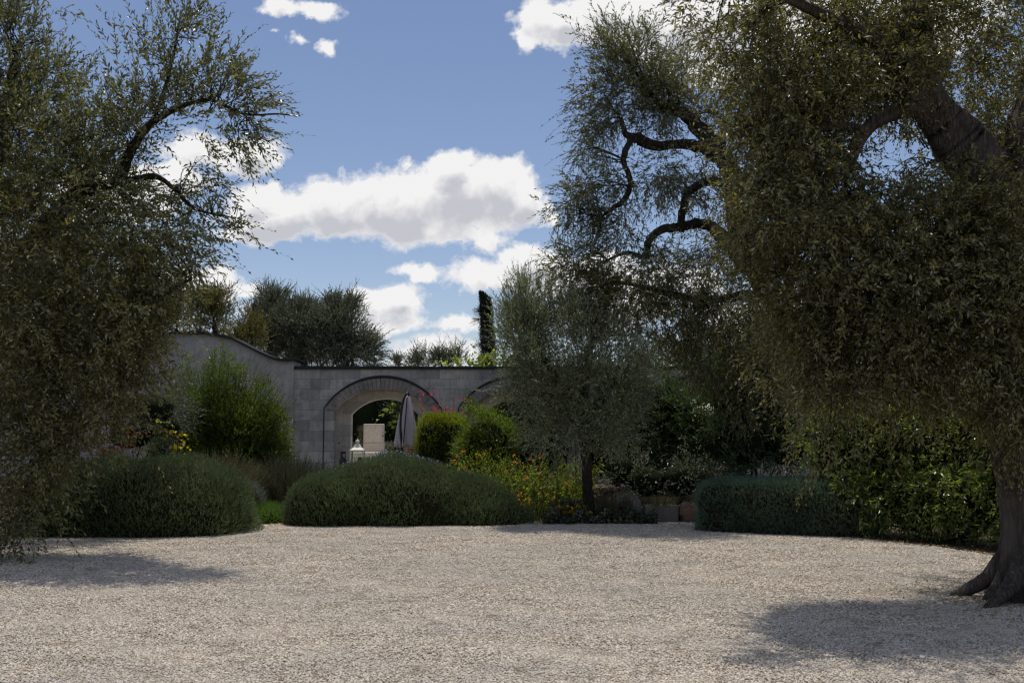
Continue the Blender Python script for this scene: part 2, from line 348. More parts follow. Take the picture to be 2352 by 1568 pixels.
class MB:
    """collects triangles (several materials) and links them as one mesh"""
    def __init__(s): s.v = []; s.f = []; s.mi = []; s.n = 0; s.mats = []; s.smooth = []
    def midx(s, m):
        if m not in s.mats: s.mats.append(m)
        return s.mats.index(m)
    def add(s, v, f, m, smooth=False):
        v = np.asarray(v, float).reshape(-1, 3); f = np.asarray(f, np.int64).reshape(-1, 3)
        s.v.append(v); s.f.append(f + s.n); s.n += len(v)
        s.mi.append(np.full(len(f), s.midx(m))); s.smooth.append(np.full(len(f), smooth))
    def quads(s, v, q, m, smooth=False):
        q = np.asarray(q, np.int64).reshape(-1, 4)
        s.add(v, np.concatenate([q[:, [0, 1, 2]], q[:, [0, 2, 3]]]), m, smooth)
    def box(s, lo, hi, m):
        x0, y0, z0 = lo; x1, y1, z1 = hi
        v = [(x0, y0, z0), (x1, y0, z0), (x1, y1, z0), (x0, y1, z0), (x0, y0, z1), (x1, y0, z1), (x1, y1, z1), (x0, y1, z1)]
        s.quads(v, [(3, 2, 1, 0), (4, 5, 6, 7), (0, 1, 5, 4), (1, 2, 6, 5), (2, 3, 7, 6), (3, 0, 4, 7)], m)
    def tube(s, P, R, m, k=8, fn=None, cap=True):
        P = np.asarray(P, float); R = np.asarray(R, float); n = len(P)
        T = nrm(np.gradient(P, axis=0)); up = np.array([0, 1, 0.13]); V = []
        a = nrm(np.cross(T[0], up)) if abs(T[0] @ up) < .95 else nrm(np.cross(T[0], [1, 0, 0]))
        ang = np.arange(k) / k * 2 * math.pi
        for i in range(n):
            a = nrm(a - T[i] * (a @ T[i])); b = np.cross(T[i], a)
            rr = R[i] * (fn(ang, i / (n - 1), i) if fn else 1.0) * np.ones(k)
            V.append(P[i] + (np.cos(ang) * rr)[:, None] * a + (np.sin(ang) * rr)[:, None] * b)
        V = np.concatenate(V); q = []
        for i in range(n - 1):
            for j in range(k):
                j2 = (j + 1) % k
                q.append((i * k + j, i * k + j2, (i + 1) * k + j2, (i + 1) * k + j))
        s.quads(V, q, m, True)
        if cap:
            c = len(V); s.add(np.vstack([V[:k], P[:1]]), [(j, (j + 1) % k, k) for j in range(k)][::1], m)
            s.add(np.vstack([V[-k:], P[-1:]]), [((j + 1) % k, j, k) for j in range(k)], m)
    def lathe(s, prof, m, c=(0, 0, 0), k=20, fn=None):
        ang = np.arange(k) / k * 2 * math.pi; V = []
        for i, (r, z) in enumerate(prof):
            rr = r * (fn(ang, z) if fn else 1.0)
            V.append(np.stack([c[0] + np.cos(ang) * rr, c[1] + np.sin(ang) * rr, np.full(k, c[2] + z)], 1))
        V = np.concatenate(V); q = [(i * k + j, i * k + (j + 1) % k, (i + 1) * k + (j + 1) % k, (i + 1) * k + j) for i in range(len(prof) - 1) for j in range(k)]
        s.quads(V, q, m, True)
    def build(s, name, parent=None, **kw):
        V = np.concatenate(s.v); Fc = np.concatenate(s.f); mi = np.concatenate(s.mi); sm = np.concatenate(s.smooth)
        off = np.zeros(3)
        if parent is not None: 
            p = parent
            while p is not None: off = off + np.array(p.location); p = p.parent
        V = V - off
        me = bpy.data.meshes.new(name)
        me.vertices.add(len(V)); me.vertices.foreach_set('co', V.astype(np.float32).ravel())
        me.loops.add(len(Fc) * 3); me.loops.foreach_set('vertex_index', Fc.astype(np.int32).ravel())
        me.polygons.add(len(Fc)); me.polygons.foreach_set('loop_start', np.arange(0, len(Fc) * 3, 3, dtype=np.int32))
        me.polygons.foreach_set('material_index', mi.astype(np.int32))
        me.polygons.foreach_set('use_smooth', sm.astype(bool))
        for m in s.mats: me.materials.append(MT[m])
        me.update(calc_edges=True)
        o = bpy.data.objects.new(name, me)
        return link(o, parent, **kw)


def rnd(n, s=1.0): return RNG.normal(size=(n, 3)) * s


def add_leaves(M, P, D, L, Wd, m, fold=.18, flat=.0):
    """one folded leaf blade per row"""
    n = len(P); D = nrm(D); L = np.broadcast_to(L, (n,))[:, None]; Wd = np.broadcast_to(Wd, (n,))[:, None]
    s = nrm(np.cross(D, rnd(n) + np.array([0, 0, flat]))); nn = np.cross(s, D)
    sg = np.where(nn[:, 2:] < -.2, -1.0, 1.0)
    sg = np.where(RNG.random((n, 1)) < .25, -sg, sg); nn = nn * sg; s = s * sg
    b = P; t = P + D * L - nn * L * .06; mid = P + D * L * .48
    l = mid + s * Wd * .5 + nn * Wd * fold; r = mid - s * Wd * .5 + nn * Wd * fold
    V = np.stack([b, r, t, l], 1).reshape(-1, 3)
    i = np.arange(n)[:, None] * 4
    Fc = np.concatenate([i + np.array([0, 1, 2]), i + np.array([0, 2, 3])])
    M.add(V, Fc, m)


def add_blades(M, P, D, L, Wd, m, droop=.25):
    n = len(P); D = nrm(D); L = np.broadcast_to(L, (n,))[:, None]; Wd = np.broadcast_to(Wd, (n,))[:, None]
    s = nrm(np.cross(D, rnd(n)))
    dn = np.array([0, 0, -1.0]); 
    p1 = P + D * L * .45 + dn * L * droop * .2; p2 = P + D * L * .8 + dn * L * droop * .6; p3 = P + D * L + dn * L * droop
    V = np.stack([P - s * Wd * .5, P + s * Wd * .5, p1 - s * Wd * .45, p1 + s * Wd * .45, p2 - s * Wd * .3, p2 + s * Wd * .3, p3], 1).reshape(-1, 3)
    i = np.arange(n)[:, None] * 7
    Fc = np.concatenate([i + np.array(t) for t in ((0, 1, 3), (0, 3, 2), (2, 3, 5), (2, 5, 4), (4, 5, 6))])
    M.add(V, Fc, m)


def add_twigs(M, A, B, C, r, m):
    """three-sided two-segment sticks A-B-C"""
    n = len(A); r = np.broadcast_to(r, (n,))[:, None]
    d = nrm(C - A); s = nrm(np.cross(d, rnd(n))); u = np.cross(d, s)
    V = []
    for p, k in ((A, 1.), (B, .75), (C, .35)):
        for a in (0, 2.094, 4.189):
            V.append(p + (s * math.cos(a) + u * math.sin(a)) * r * k)
    V = np.stack(V, 1).reshape(-1, 3); i = np.arange(n)[:, None] * 9
    q = []
    for k in (0, 3):
        for j in range(3):
            j2 = (j + 1) % 3; q += [(k + j, k + j2, k + 3 + j2), (k + j, k + 3 + j2, k + 3 + j)]
    M.add(V, np.concatenate([i + np.array(t) for t in q]), m)


def sprigs(M, P, D, L, nl, ll, lw, m, spread=.62, droop=.25, twig=None, tr=.0018, fruit=0.0):
    n = len(P); D = nrm(D); L = np.broadcast_to(L, (n,)).copy(); dn = np.array([0, 0, -1.0])
    dr = (droop * (0.5 + RNG.random(n)))[:, None]; Lc = L[:, None]
    a = nrm(np.cross(D, rnd(n))); 
    PP = []; DD = []; LL = []
    for k in range(nl):
        t = (k + .6 + RNG.random(n)[:, None] * .3) / nl
        pos = P + D * Lc * t + dn * dr * Lc * t * t
        T = nrm(D + dn * 2 * dr * t); b = np.cross(T, a); ph = (k // 2) * 1.57 + (k % 2) * math.pi + .3 * k
        e = nrm(a * math.cos(ph) + b * math.sin(ph))
        sp = spread * (1.1 - .6 * t) * (.7 + .6 * RNG.random((n, 1)))
        PP.append(pos); DD.append(T * np.cos(sp) + e * np.sin(sp)); LL.append((ll * (1.12 - .5 * t[:, 0])) * (.75 + .5 * RNG.random(n)))
    PP = np.concatenate(PP); DD = np.concatenate(DD) + rnd(n * nl, .12); LL = np.concatenate(LL)
    keep = RNG.random(len(PP)) > .08
    PP, DD, LL = PP[keep], DD[keep], LL[keep]
    add_leaves(M, PP, DD, LL, LL * (lw / ll) * (.8 + .4 * RNG.random(len(LL))), m)
    if twig:
        add_twigs(M, P, P + D * Lc * .5 + dn * dr * Lc * .25, P + D * Lc + dn * dr * Lc, tr, twig)
    if fruit > 0:
        k = RNG.random(n) < fruit
        p = (P + D * Lc * RNG.random((n, 1)) + dn * dr * Lc * .4)[k] + dn * .02
        octa(M, p, .0075, 'fruit')


def octa(M, P, r, m, sz=1.3):
    n = len(P); o = np.array([(1, 0, 0), (0, 1, 0), (-1, 0, 0), (0, -1, 0), (0, 0, sz), (0, 0, -sz)]) * r
    V = (P[:, None, :] + o[None]).reshape(-1, 3); i = np.arange(n)[:, None] * 6
    M.add(V, np.concatenate([i + np.array(t) for t in ((0, 1, 4), (1, 2, 4), (2, 3, 4), (3, 0, 4), (1, 0, 5), (2, 1, 5), (3, 2, 5), (0, 3, 5))]), m, True)


def smooth_path(P, R, seg=5, wob=0.0):
    P = np.asarray(P, float); R = np.asarray(R, float); out = []; ro = []
    n = len(P)
    for i in range(n - 1):
        p0 = P[max(i - 1, 0)]; p1 = P[i]; p2 = P[i + 1]; p3 = P[min(i + 2, n - 1)]
        for k in range(seg):
            t = k / seg
            out.append(.5 * ((2 * p1) + (-p0 + p2) * t + (2 * p0 - 5 * p1 + 4 * p2 - p3) * t * t + (-p0 + 3 * p1 - 3 * p2 + p3) * t ** 3))
            ro.append(R[i] * (1 - t) + R[i + 1] * t)
    out.append(P[-1]); ro.append(R[-1]); out = np.array(out); ro = np.array(ro)
    if wob:
        out[1:-1] += rnd(len(out) - 2, 1.0) * (ro[1:-1, None] * wob)
    return out, ro


def gnarl(seed, amp=.12, k=3):
    r = np.random.default_rng(seed); ph = r.random(6) * 6.28; 
    def fn(a, t, i):
        return 1 + amp * (np.sin(k * a + ph[0] + 2.5 * t) * .6 + np.sin((k + 2) * a + ph[1] - 3 * t) * .45 + np.sin(9 * a + ph[2] + 5 * t) * .25 + .5 * math.sin(14 * t + ph[3]))
    return fn


def limb(name, parent, pts, radii, m='bark', seed=1, k=12, amp=.12, seg=6, wob=.06, dd=0.0):
    """pts: (px, py, depth); radii in photo pixels"""
    pts = [(p[0], p[1], p[2] + dd) for p in pts]; P = [at(*p) for p in pts]; R = [r / F * p[2] for r, p in zip(radii, pts)]
    P, R = smooth_path(P, R, seg, wob)
    M = MB(); M.tube(P, R, m, k, gnarl(seed, amp)); M.build(name, parent)
    return P


def blob_pts(b, n, power=.42, clump=0.0, per=16, spr=.11):
    """b = (px,py,depth,rx_px,ry_px,r_depth_m)"""
    px, py, d, rx, ry, rm = b[:6]
    c = at(px, py, d); u = nrm(rnd(n)); r = RNG.random(n)[:, None] ** power
    sc = np.array([rx / F * d, rm, ry / F * d])
    P = c + u * r * sc; O = nrm(u * sc)
    if clump > 0 and n > 24:                     # foliage hangs in clumps round the twig ends
        nc = max(3, n // per); uc = nrm(rnd(nc)); rc = RNG.random(nc)[:, None] ** .36
        Cc = c + uc * rc * sc; k = RNG.integers(0, nc, n); m_ = RNG.random(n) < clump
        Pc = Cc[k] + rnd(n, 1.0) * np.array([spr, spr, spr * 1.15])
        P[m_] = Pc[m_]; O[m_] = nrm(nrm(uc * sc)[k[m_]] + .8 * nrm(Pc[m_] - Cc[k[m_]]))
    return c, P, O


def crown(parent, blobs, limbs, ll, lw, nl, sl, m, twigm='bark_d', spread=.62, droop=.25, jit=.55, name='crown', bl=10, br=.010, fruit=0., outw=.55, tr=.0018, zmin=None, dens=1.0, dd=0.0, rmk=1.0, clump=.85, per=16, spr=.12):
    """blobs: (px,py,d,rx,ry,rm,count,(bias xyz)); limb sample points give the branchlets their roots"""
    M = MB(); LP = np.concatenate(limbs) if limbs else None
    TW = MB()
    for b in blobs:
        b = (b[0], b[1], b[2] + dd, b[3], b[4], b[5] * rmk, *b[6:]); n = max(3, int(b[6] * dens)); bias = np.array(b[7])
        c, P, o = blob_pts(b, n, .42, clump, per, spr)
        if zmin is not None: P[:, 2] = np.maximum(P[:, 2], zmin + .3 * RNG.random(len(P)))
        if LP is not None and bl:
            q = LP[np.argmin(((LP - c) ** 2).sum(1))]
            k = bl
            e = P[RNG.choice(n, k)]
            qs = q + rnd(k, .05)
            midp = (qs + e) / 2 + np.array([0, 0, .12]) * np.linalg.norm(e - qs, axis=1)[:, None] + rnd(k, .06)
            for j in range(k):
                pp, rr = smooth_path([qs[j], midp[j], e[j]], [br, br * .6, br * .22], 4, .6)
                M.tube(pp, rr, twigm, 5, cap=False)
                nn = min(n, max(2, n // (k * 4))); idx = RNG.integers(2, len(pp), nn)
                pick = RNG.choice(n, nn, replace=False)
                P[pick] = pp[idx] + rnd(len(pick), .05)
        D = nrm(o * outw + bias + rnd(n, jit))
        L = sl * (.6 + .8 * RNG.random(n) ** 1.6)
        long = RNG.random(n) < .07; L[long] *= 1.7
        sprigs(M, P, D, L, nl, ll, lw, m, spread, droop, twigm, tr, fruit)
    return M.build(name, parent)


# ------------------------------------------------------------------ ground
def sheet(name, poly, z, m, kind='structure'):
    me = bpy.data.meshes.new(name); me.from_pydata([(x, y, z) for x, y in poly], [], [list(range(len(poly)))]); me.materials.append(MT[m])
    return link(bpy.data.objects.new(name, me), kind=kind)
sheet('ground', [(-900, -200), (900, -200), (900, 1500), (-900, 1500)], -.012, 'soil')

def gd(py): return EYE * 1.0 / math.tan(math.atan((py - HZ) / F * 1.0)) if py > HZ else 1e9
def gp(px, py):
    x, y, z = raydir(px, py); t = -EYE / z; return (x * t, y * t)
edge = [(-900, 1262), (-400, 1250), (95, 1232), (300, 1226), (575, 1212), (640, 1206), (900, 1207), (1200, 1196), (1400, 1196), (1600, 1194), (1790, 1212), (1990, 1238), (2150, 1255), (2290, 1277), (2450, 1300), (2900, 1360)]
epts = [gp(*e) for e in edge]
sheet('gravel', [(-13, -8), (13, -8)] + epts[::-1], .0, 'gravel')
sheet('path', [gp(560, 1214), gp(665, 1214), gp(668, 1170), gp(676, 1140), gp(700, 1120), gp(620, 1118), gp(600, 1140), gp(585, 1180)], .006, 'flag')
# raised terrace by the arches
M = MB(); M.box((-16, 23.2, -.01), (16, 60, .4), 'soil'); M.build('terrace', kind='structure')
sheet('patio', [(-5.2, 24.2), (-1.8, 24.2), (-1.8, 32), (-5.2, 32)], .405, 'flag')

# pebbles: one geometry-nodes object of stone chips
ex = np.array(epts)
def inside_edge(x, y):
    o = np.argsort(ex[:, 0]); return y < np.interp(x, ex[o, 0], ex[o, 1]) + .05
def scatter(n, y0, y1, k0):
    # density per m2 falls with distance
    y = y0 + (y1 - y0) * RNG.random(n) ** k0
    half = y * .56 + 1.3
    x = (RNG.random(n) * 2 - 1) * half
    return np.stack([x, y], 1)
def density_pts():
    out = []
    for y0 in np.arange(4.6, 19, .6):
        y1 = y0 + .6; half = y1 * .545 + .9; area = .6 * 2 * half
        dens = 4600 if y0 < 9 else (3200 if y0 < 12 else 2000)
        n = int(area * dens)
        q = np.stack([(RNG.random(n) * 2 - 1) * half, y0 + .6 * RNG.random(n)], 1)
        out.append((q, np.full(n, 1.0 if y0 < 9 else (1.05 if y0 < 12 else 1.25))))
    q = np.concatenate([a for a, b in out]); s = np.concatenate([b for a, b in out])
    k = inside_edge(q[:, 0], q[:, 1]); return q[k], s[k]
q, s = density_pts()
me = bpy.data.meshes.new('gravel_stones'); me.vertices.add(len(q))
me.vertices.foreach_set('co', np.concatenate([q, (.005 + .006 * (np.sin(q[:, :1] * 3.1 + 1.3 * np.sin(q[:, 1:] * 1.7)) * np.sin(q[:, 1:] * 2.3 + q[:, :1]) + .6 * np.sin(q[:, 1:] * 7.1 + 2 * np.sin(q[:, :1] * 2.2))) * .6)], 1).astype(np.float32).ravel())
a = me.attributes.new('sz', 'FLOAT', 'POINT'); a.data.foreach_set('value', (s * (.55 + .75 * RNG.random(len(q)) ** 1.5)).astype(np.float32))
me.update()
go_ = link(bpy.data.objects.new('gravel_stones', me), kind='stuff', label='pale limestone gravel chips covering the open court', cat='gravel')
ng = bpy.data.node_groups.new('stone_scatter', 'GeometryNodeTree')
ng.interface.new_socket('Geometry', in_out='INPUT', socket_type='NodeSocketGeometry'); ng.interface.new_socket('Geometry', in_out='OUTPUT', socket_type='NodeSocketGeometry')
Q = NT(ng); i_ = Q.n('NodeGroupInput'); o_ = Q.n('NodeGroupOutput')
ico = Q.n('GeometryNodeMeshIcoSphere'); ico.inputs['Radius'].default_value = .0092; ico.inputs['Subdivisions'].default_value = 1
sp_ = Q.n('GeometryNodeSetPosition'); Q.l(ico.outputs[0], sp_.inputs['Geometry'])
nz_ = Q.n('ShaderNodeTexNoise'); nz_.inputs['Scale'].default_value = 60; 
Q.l(Q.vm('MULTIPLY', Q.vm('SUBTRACT', nz_.outputs['Color'], (.5, .5, .5)), (.009, .009, .009)), sp_.inputs['Offset'])
sm_ = Q.n('GeometryNodeSetMaterial'); sm_.inputs['Material'].default_value = MT['pebble']; Q.l(sp_.outputs[0], sm_.inputs[0])
ip = Q.n('GeometryNodeInstanceOnPoints'); Q.l(i_.outputs[0], ip.inputs['Points']); Q.l(sm_.outputs[0], ip.inputs['Instance'])
rv = Q.n('FunctionNodeRandomValue', data_type='FLOAT_VECTOR'); rv.inputs[0].default_value = (-.5, -.5, 0); rv.inputs[1].default_value = (.5, .5, 6.28)
Q.l(rv.outputs[0], ip.inputs['Rotation'])
na = Q.n('GeometryNodeInputNamedAttribute', data_type='FLOAT'); na.inputs['Name'].default_value = 'sz'
rv2 = Q.n('FunctionNodeRandomValue', data_type='FLOAT_VECTOR'); rv2.inputs[0].default_value = (.8, .7, .5); rv2.inputs[1].default_value = (1.35, 1.1, .85); rv2.inputs['Seed'].default_value = 5
sc_ = Q.vm('SCALE', rv2.outputs[0]); Q.l(na.outputs[0], sc_.node.inputs['Scale']); Q.l(sc_, ip.inputs['Scale'])
Q.l(ip.outputs[0], o_.inputs[0])
md = go_.modifiers.new('scatter', 'NODES'); md.node_group = ng

# ------------------------------------------------------------------ the arched garden wall
WD = 26.0
def wx(px): return (px - CX) / F * WD * math.cos(TH) * 1.003
def wz(py): return at(CX, py, WD)[2]
def arch_z(dx, half, spring, apex):
    rise = apex - spring; R = (half * half + rise * rise) / (2 * rise)
    return apex - R + math.sqrt(max(R * R - dx * dx, 0))
def strip_wall(M, xs, ztop, opens, y0, y1, z0, m):
    """wall of columns; opens = (cx, half, spring, apex)"""
    xs = sorted(set([round(float(x), 4) for x in xs] + [round(o[0] + s_ * o[1], 4) for o in opens for s_ in (-1, 1)]
                    + [round(o[0] + o[1] * t, 4) for o in opens for t in np.linspace(-1, 1, 41)]))
    def bot(xm, x):
        for o in opens:
            if abs(xm - o[0]) < o[1]: return arch_z(min(abs(x - o[0]), o[1]) , o[1], o[2], o[3])
        return z0
    for a, b in zip(xs[:-1], xs[1:]):
        xm = (a + b) / 2; za, zb = bot(xm, a), bot(xm, b); ta, tb = ztop(a), ztop(b)
        v = [(a, y0, za), (b, y0, zb), (b, y0, tb), (a, y0, ta), (a, y1, za), (b, y1, zb), (b, y1, tb), (a, y1, ta)]
        qs = [(0, 1, 2, 3), (5, 4, 7, 6), (3, 2, 6, 7), (1, 0, 4, 5)]
        M.quads(v, qs, m)
        for o in opens:      # jambs
            if abs(a - (o[0] - o[1])) < 1e-3: M.quads([(a, y0, z0), (a, y1, z0), (a, y1, za), (a, y0, za)], [(0, 1, 2, 3)], m)
            if abs(b - (o[0] + o[1])) < 1e-3: M.quads([(b, y0, z0), (b, y0, zb), (b, y1, zb), (b, y1, z0)], [(0, 1, 2, 3)], m)
    a, b = xs[0], xs[-1]
    for e in (a, b): M.quads([(e, y0, z0), (e, y1, z0), (e, y1, ztop(e)), (e, y0, ztop(e))], [(0, 1, 2, 3)], m)

Z0 = .39
AX = [wx(879), wx(1187), wx(1600)]
o1 = [(c, 1.27, 2.24, 2.82) for c in AX]; o2 = [(c, 1.09, 2.20, 2.69) for c in AX]; o3 = [(c, .89, 2.15, 2.565) for c in AX]
TOPZ = wz(848)
gw = root('arched_garden_wall', (wx(1400), WD, Z0), 'long grey limestone block wall pierced by wide low arches, across the back of the garden', 'wall')
xs = np.arange(wx(672), 15, .5); ft = lambda x: TOPZ
M = MB(); strip_wall(M, xs, ft, o1, WD, WD + .30, Z0, 'wall'); M.build('wall_face', gw)
M = MB(); strip_wall(M, xs, ft, o2, WD + .301, WD + .36, Z0, 'wallpale'); strip_wall(M, xs, lambda x: TOPZ, o3, WD + .361, WD + .72, Z0, 'wallpale'); M.build('inner_reveal', gw)
M = MB(); M.box((wx(672) + .0, WD - .05, TOPZ + .002), (15, WD + .78, TOPZ + .055), 'sooty')
for x in np.arange(wx(675), 14.6, .62):
    L_ = .6; M.box((x, WD - .045 - RNG.random() * .012, TOPZ + .056), (x + L_ * .985, WD + .7, TOPZ + .075 + RNG.random() * .012), 'sooty')
M.build('coping', gw)
for c in AX:
    # voussoir ring + jamb blocks between opening and hood, each block separated by a joint, one part per arch
    M = MB(); h0, s0, a0 = 1.272, 2.24, 2.82; h1, s1, a1 = 1.50, 2.30, 3.10
    nb = 25; X = np.linspace(-1, 1, nb + 1)
    for i in range(nb):
        xa, xb = X[i] + .006, X[i + 1] - .006; jz = RNG.random() * .006; sub = 3
        for k in range(sub):
            u0 = xa + (xb - xa) * k / sub; u1 = xa + (xb - xa) * (k + 1) / sub
            P0 = lambda u: (c + h0 * u, arch_z(abs(h0 * u), h0, s0, a0)); P1 = lambda u: (c + h1 * u, arch_z(abs(h1 * u), h1, s1, a1))
            y0 = WD - .022 - jz; v = []
            for yy in (y0, WD - .001):
                for (x, z) in (P0(u0), P0(u1), P1(u1), P1(u0)): v.append((x, yy, z))
            M.quads(v, [(0, 1, 2, 3), (4, 5, 1, 0), (3, 2, 6, 7)] + ([(4, 0, 3, 7)] if k == 0 else []) + ([(1, 5, 6, 2)] if k == sub - 1 else []), 'vous')
    M.build('arch_ring', gw)
    M = MB()
    for s_ in (-1, 1):
        z = Z0
        while z < s0 - .02:
            zz = min(z + .27, s0 - .004); xa, xb = sorted((c + s_ * 1.272, c + s_ * 1.50))
            M.box((xa, WD - .02 - RNG.random() * .004, z + .004), (xb, WD - .001, zz), 'wall'); z += .27
        # corner piece under the ring
    M.build('arch_jamb', gw)
    M = MB(); pts = [(c - 1.525, WD - .02, Z0), (c - 1.525, WD - .02, 1.3), (c - 1.525, WD - .02, 2.24)]
    for u in np.linspace(-1, 1, 31): pts.append((c + 1.525 * u, WD - .025, arch_z(1.525 * abs(u), 1.525, 2.315, 3.13)))
    pts += [(c + 1.525, WD - .02, 2.24), (c + 1.525, WD - .02, 1.3), (c + 1.525, WD - .02, Z0)]
    R = [.011] * 3 + [.014 + .024 * math.sin(math.pi * i / 30) for i in range(31)] + [.011] * 3
    M.tube(pts, R, 'sooty', 6); M.build('hood_mould', gw)

# taller swept wall on the left
gl = root('swept_gable_wall', (wx(500), WD - .3, 0), 'taller plastered wall with a swept curved top behind the big green shrub', 'wall')
cur = [(-400, 772), (345, 774), (400, 767), (470, 768), (530, 780), (560, 795), (600, 815), (632, 828), (650, 830), (674, 829)]
cxp = [wx(a) for a, b in cur]; czp = [wz(b) for a, b in cur]
ft2 = lambda x: float(np.interp(x, cxp, czp))
xs = np.arange(wx(-400), wx(674), .12); xs = np.append(xs, wx(674))
M = MB(); strip_wall(M, xs, ft2, [], WD - .06, WD + .8, 0.0, 'plaster'); M.build('wall_face', gl)
M = MB(); XX = np.append(np.arange(wx(-400), wx(684), .12), wx(684))
prof = []
for x in XX: prof.append((x, ft2(min(x, wx(674)))))
V = []
for (x, z) in prof:
    for (dy, dz) in ((-.16, .002), (.85, .002), (.85, .07), (-.16, .065)): V.append((x, WD + dy, z + dz))
qd = []
for i in range(len(prof) - 1):
    a = i * 4; b = a + 4; qd += [(a, a + 3, b + 3, b), (a + 3, a + 2, b + 2, b + 3), (a + 2, a + 1, b + 1, b + 2), (a + 1, a, b, b + 1)]
e = (len(prof) - 1) * 4; qd += [(0, 1, 2, 3), (e + 3, e + 2, e + 1, e)]
M.quads(V, qd, 'sooty'); M.build('coping', gl)

# ------------------------------------------------------------------ things by the arch
def T0(px, d, z=.4): return pt(px, z, d)
# stone pillar beyond the arch
b = T0(858, 28.5); r_ = root('stone_pillar', b, 'square pale stone pillar of two blocks seen through the open arch', 'pillar')
def bevbox(M, lo, hi, m, bv=.012):
    x0, y0, z0 = lo; x1, y1, z1 = hi; V = []
    for z, i in ((z0, bv), (z0 + bv, 0), (z1 - bv, 0), (z1, bv)):
        for (x, y) in ((x0 + i + bv, y0 + i), (x1 - i - bv, y0 + i), (x1 - i, y0 + i + bv), (x1 - i, y1 - i - bv), (x1 - i - bv, y1 - i), (x0 + i + bv, y1 - i), (x0 + i, y1 - i - bv), (x0 + i, y0 + i + bv)):
            V.append((x, y, z))
    q_ = [(k * 8 + j, k * 8 + (j + 1) % 8, k * 8 + 8 + (j + 1) % 8, k * 8 + 8 + j) for k in range(3) for j in range(8)]
    M.quads(V, q_, m); M.add([V[j] for j in range(24, 32)], [(0, j, j + 1) for j in range(1, 7)], m)
M = MB(); bevbox(M, (b[0] - .27, b[1] - .27, .4), (b[0] + .27, b[1] + .27, 1.40), 'pillar'); M.build('lower_block', r_)
M = MB(); bevbox(M, (b[0] - .265, b[1] - .265, 1.405), (b[0] + .262, b[1] + .262, 1.93), 'pillar'); M.build('upper_block', r_)
# creeper on it
cr = root('dry_creeper', b + [-.33, 0, 0], 'thin dry brown creeper clinging to the left side of the stone pillar', 'plant')
M = MB(); P = np.stack([b[0] - .33 + RNG.normal(0, .045, 260), b[1] + RNG.normal(0, .12, 260), .5 + 1.4 * RNG.random(260) ** .6], 1)
sprigs(M, P, rnd(260) + [-.3, 0, -.6], .14, 6, .035, .018, 'grass', twig='bark_d'); M.build('foliage', cr)

# white table
b = T0(830, 26.9 + .6); r_ = root('white_table', b, 'white painted long table standing behind the cream lantern in the archway', 'table')
M = MB(); x0, x1 = wx(790), wx(868) + .3; M.box((x0, b[1] - .35, 1.10), (x1, b[1] + .35, 1.14), 'white_p'); M.build('tabletop', r_)
M = MB(); M.box((x0 + .03, b[1] - .32, 1.02), (x1 - .03, b[1] + .32, 1.098), 'white_p'); M.build('apron', r_)
for (x, y) in ((x0 + .04, -.31), (x1 - .10, -.31), (x0 + .04, .25), (x1 - .10, .25)):
    M = MB(); M.box((x, b[1] + y, .4), (x + .06, b[1] + y + .06, 1.018), 'white_p'); M.build('leg', r_)

# cream lantern
b = T0(820, 25.2); r_ = root('garden_lantern', b, 'tall cream metal and glass lantern with a flared roof and finial, at the arch', 'lantern')
M = MB(); s_ = .155
M.box((b[0] - s_ - .01, b[1] - s_ - .01, .4), (b[0] + s_ + .01, b[1] + s_ + .01, .47), 'cream'); M.build('base', r_)
M = MB()
for sx in (-1, 1):
    for sy in (-1, 1):
        M.box((b[0] + sx * s_ - .012, b[1] + sy * s_ - .012, .471), (b[0] + sx * s_ + .012, b[1] + sy * s_ + .012, 1.2), 'cream')
for z in (1.17,):
    M.box((b[0] - s_ - .014, b[1] - s_ - .014, z + .031), (b[0] + s_ + .014, b[1] + s_ + .014, z + .06), 'cream')
M.build('frame', r_)
M = MB()
for (lo, hi) in (((-s_ + .013, -s_ - .002), (s_ - .013, -s_ + .002)), ((-s_ + .013, s_ - .002), (s_ - .013, s_ + .002)), ((-s_ - .002, -s_ + .013), (-s_ + .002, s_ - .013)), ((s_ - .002, -s_ + .013), (s_ + .002, s_ - .013))):
    M.box((b[0] + lo[0], b[1] + lo[1], .475), (b[0] + hi[0], b[1] + hi[1], 1.198), 'glass')
M.build('glass_pane', r_)
M = MB(); M.lathe([(.245, 0), (.25, .012), (.20, .03), (.13, .075), (.09, .13), (.065, .165), (.05, .17)], 'cream', (b[0], b[1], 1.232), 4, lambda a, z: 1)
M.v[-1][:] = M.v[-1]  
V = M.v[-1]; c0 = np.array([b[0], b[1], 0]); ca = math.cos(math.pi / 4); R2 = np.array([[ca, -ca, 0], [ca, ca, 0], [0, 0, 1]])
M.v[-1] = (V - c0) @ R2.T + c0
for i in range(len(M.smooth)): M.smooth[i][:] = False
M.build('roof', r_)
M = MB(); M.lathe([(.052, 0), (.03, .015), (.028, .03), (.052, .05), (.055, .07), (.03, .095), (.016, .105), (.02, .12), (.001, .15)], 'cream', (b[0], b[1], 1.402 - .01), 12); M.build('finial', r_)
M = MB(); M.lathe([(.04, 0), (.04, .3), (.036, .32), (.001, .322)], 'white_p', (b[0], b[1], .471), 12); M.build('candle', r_)

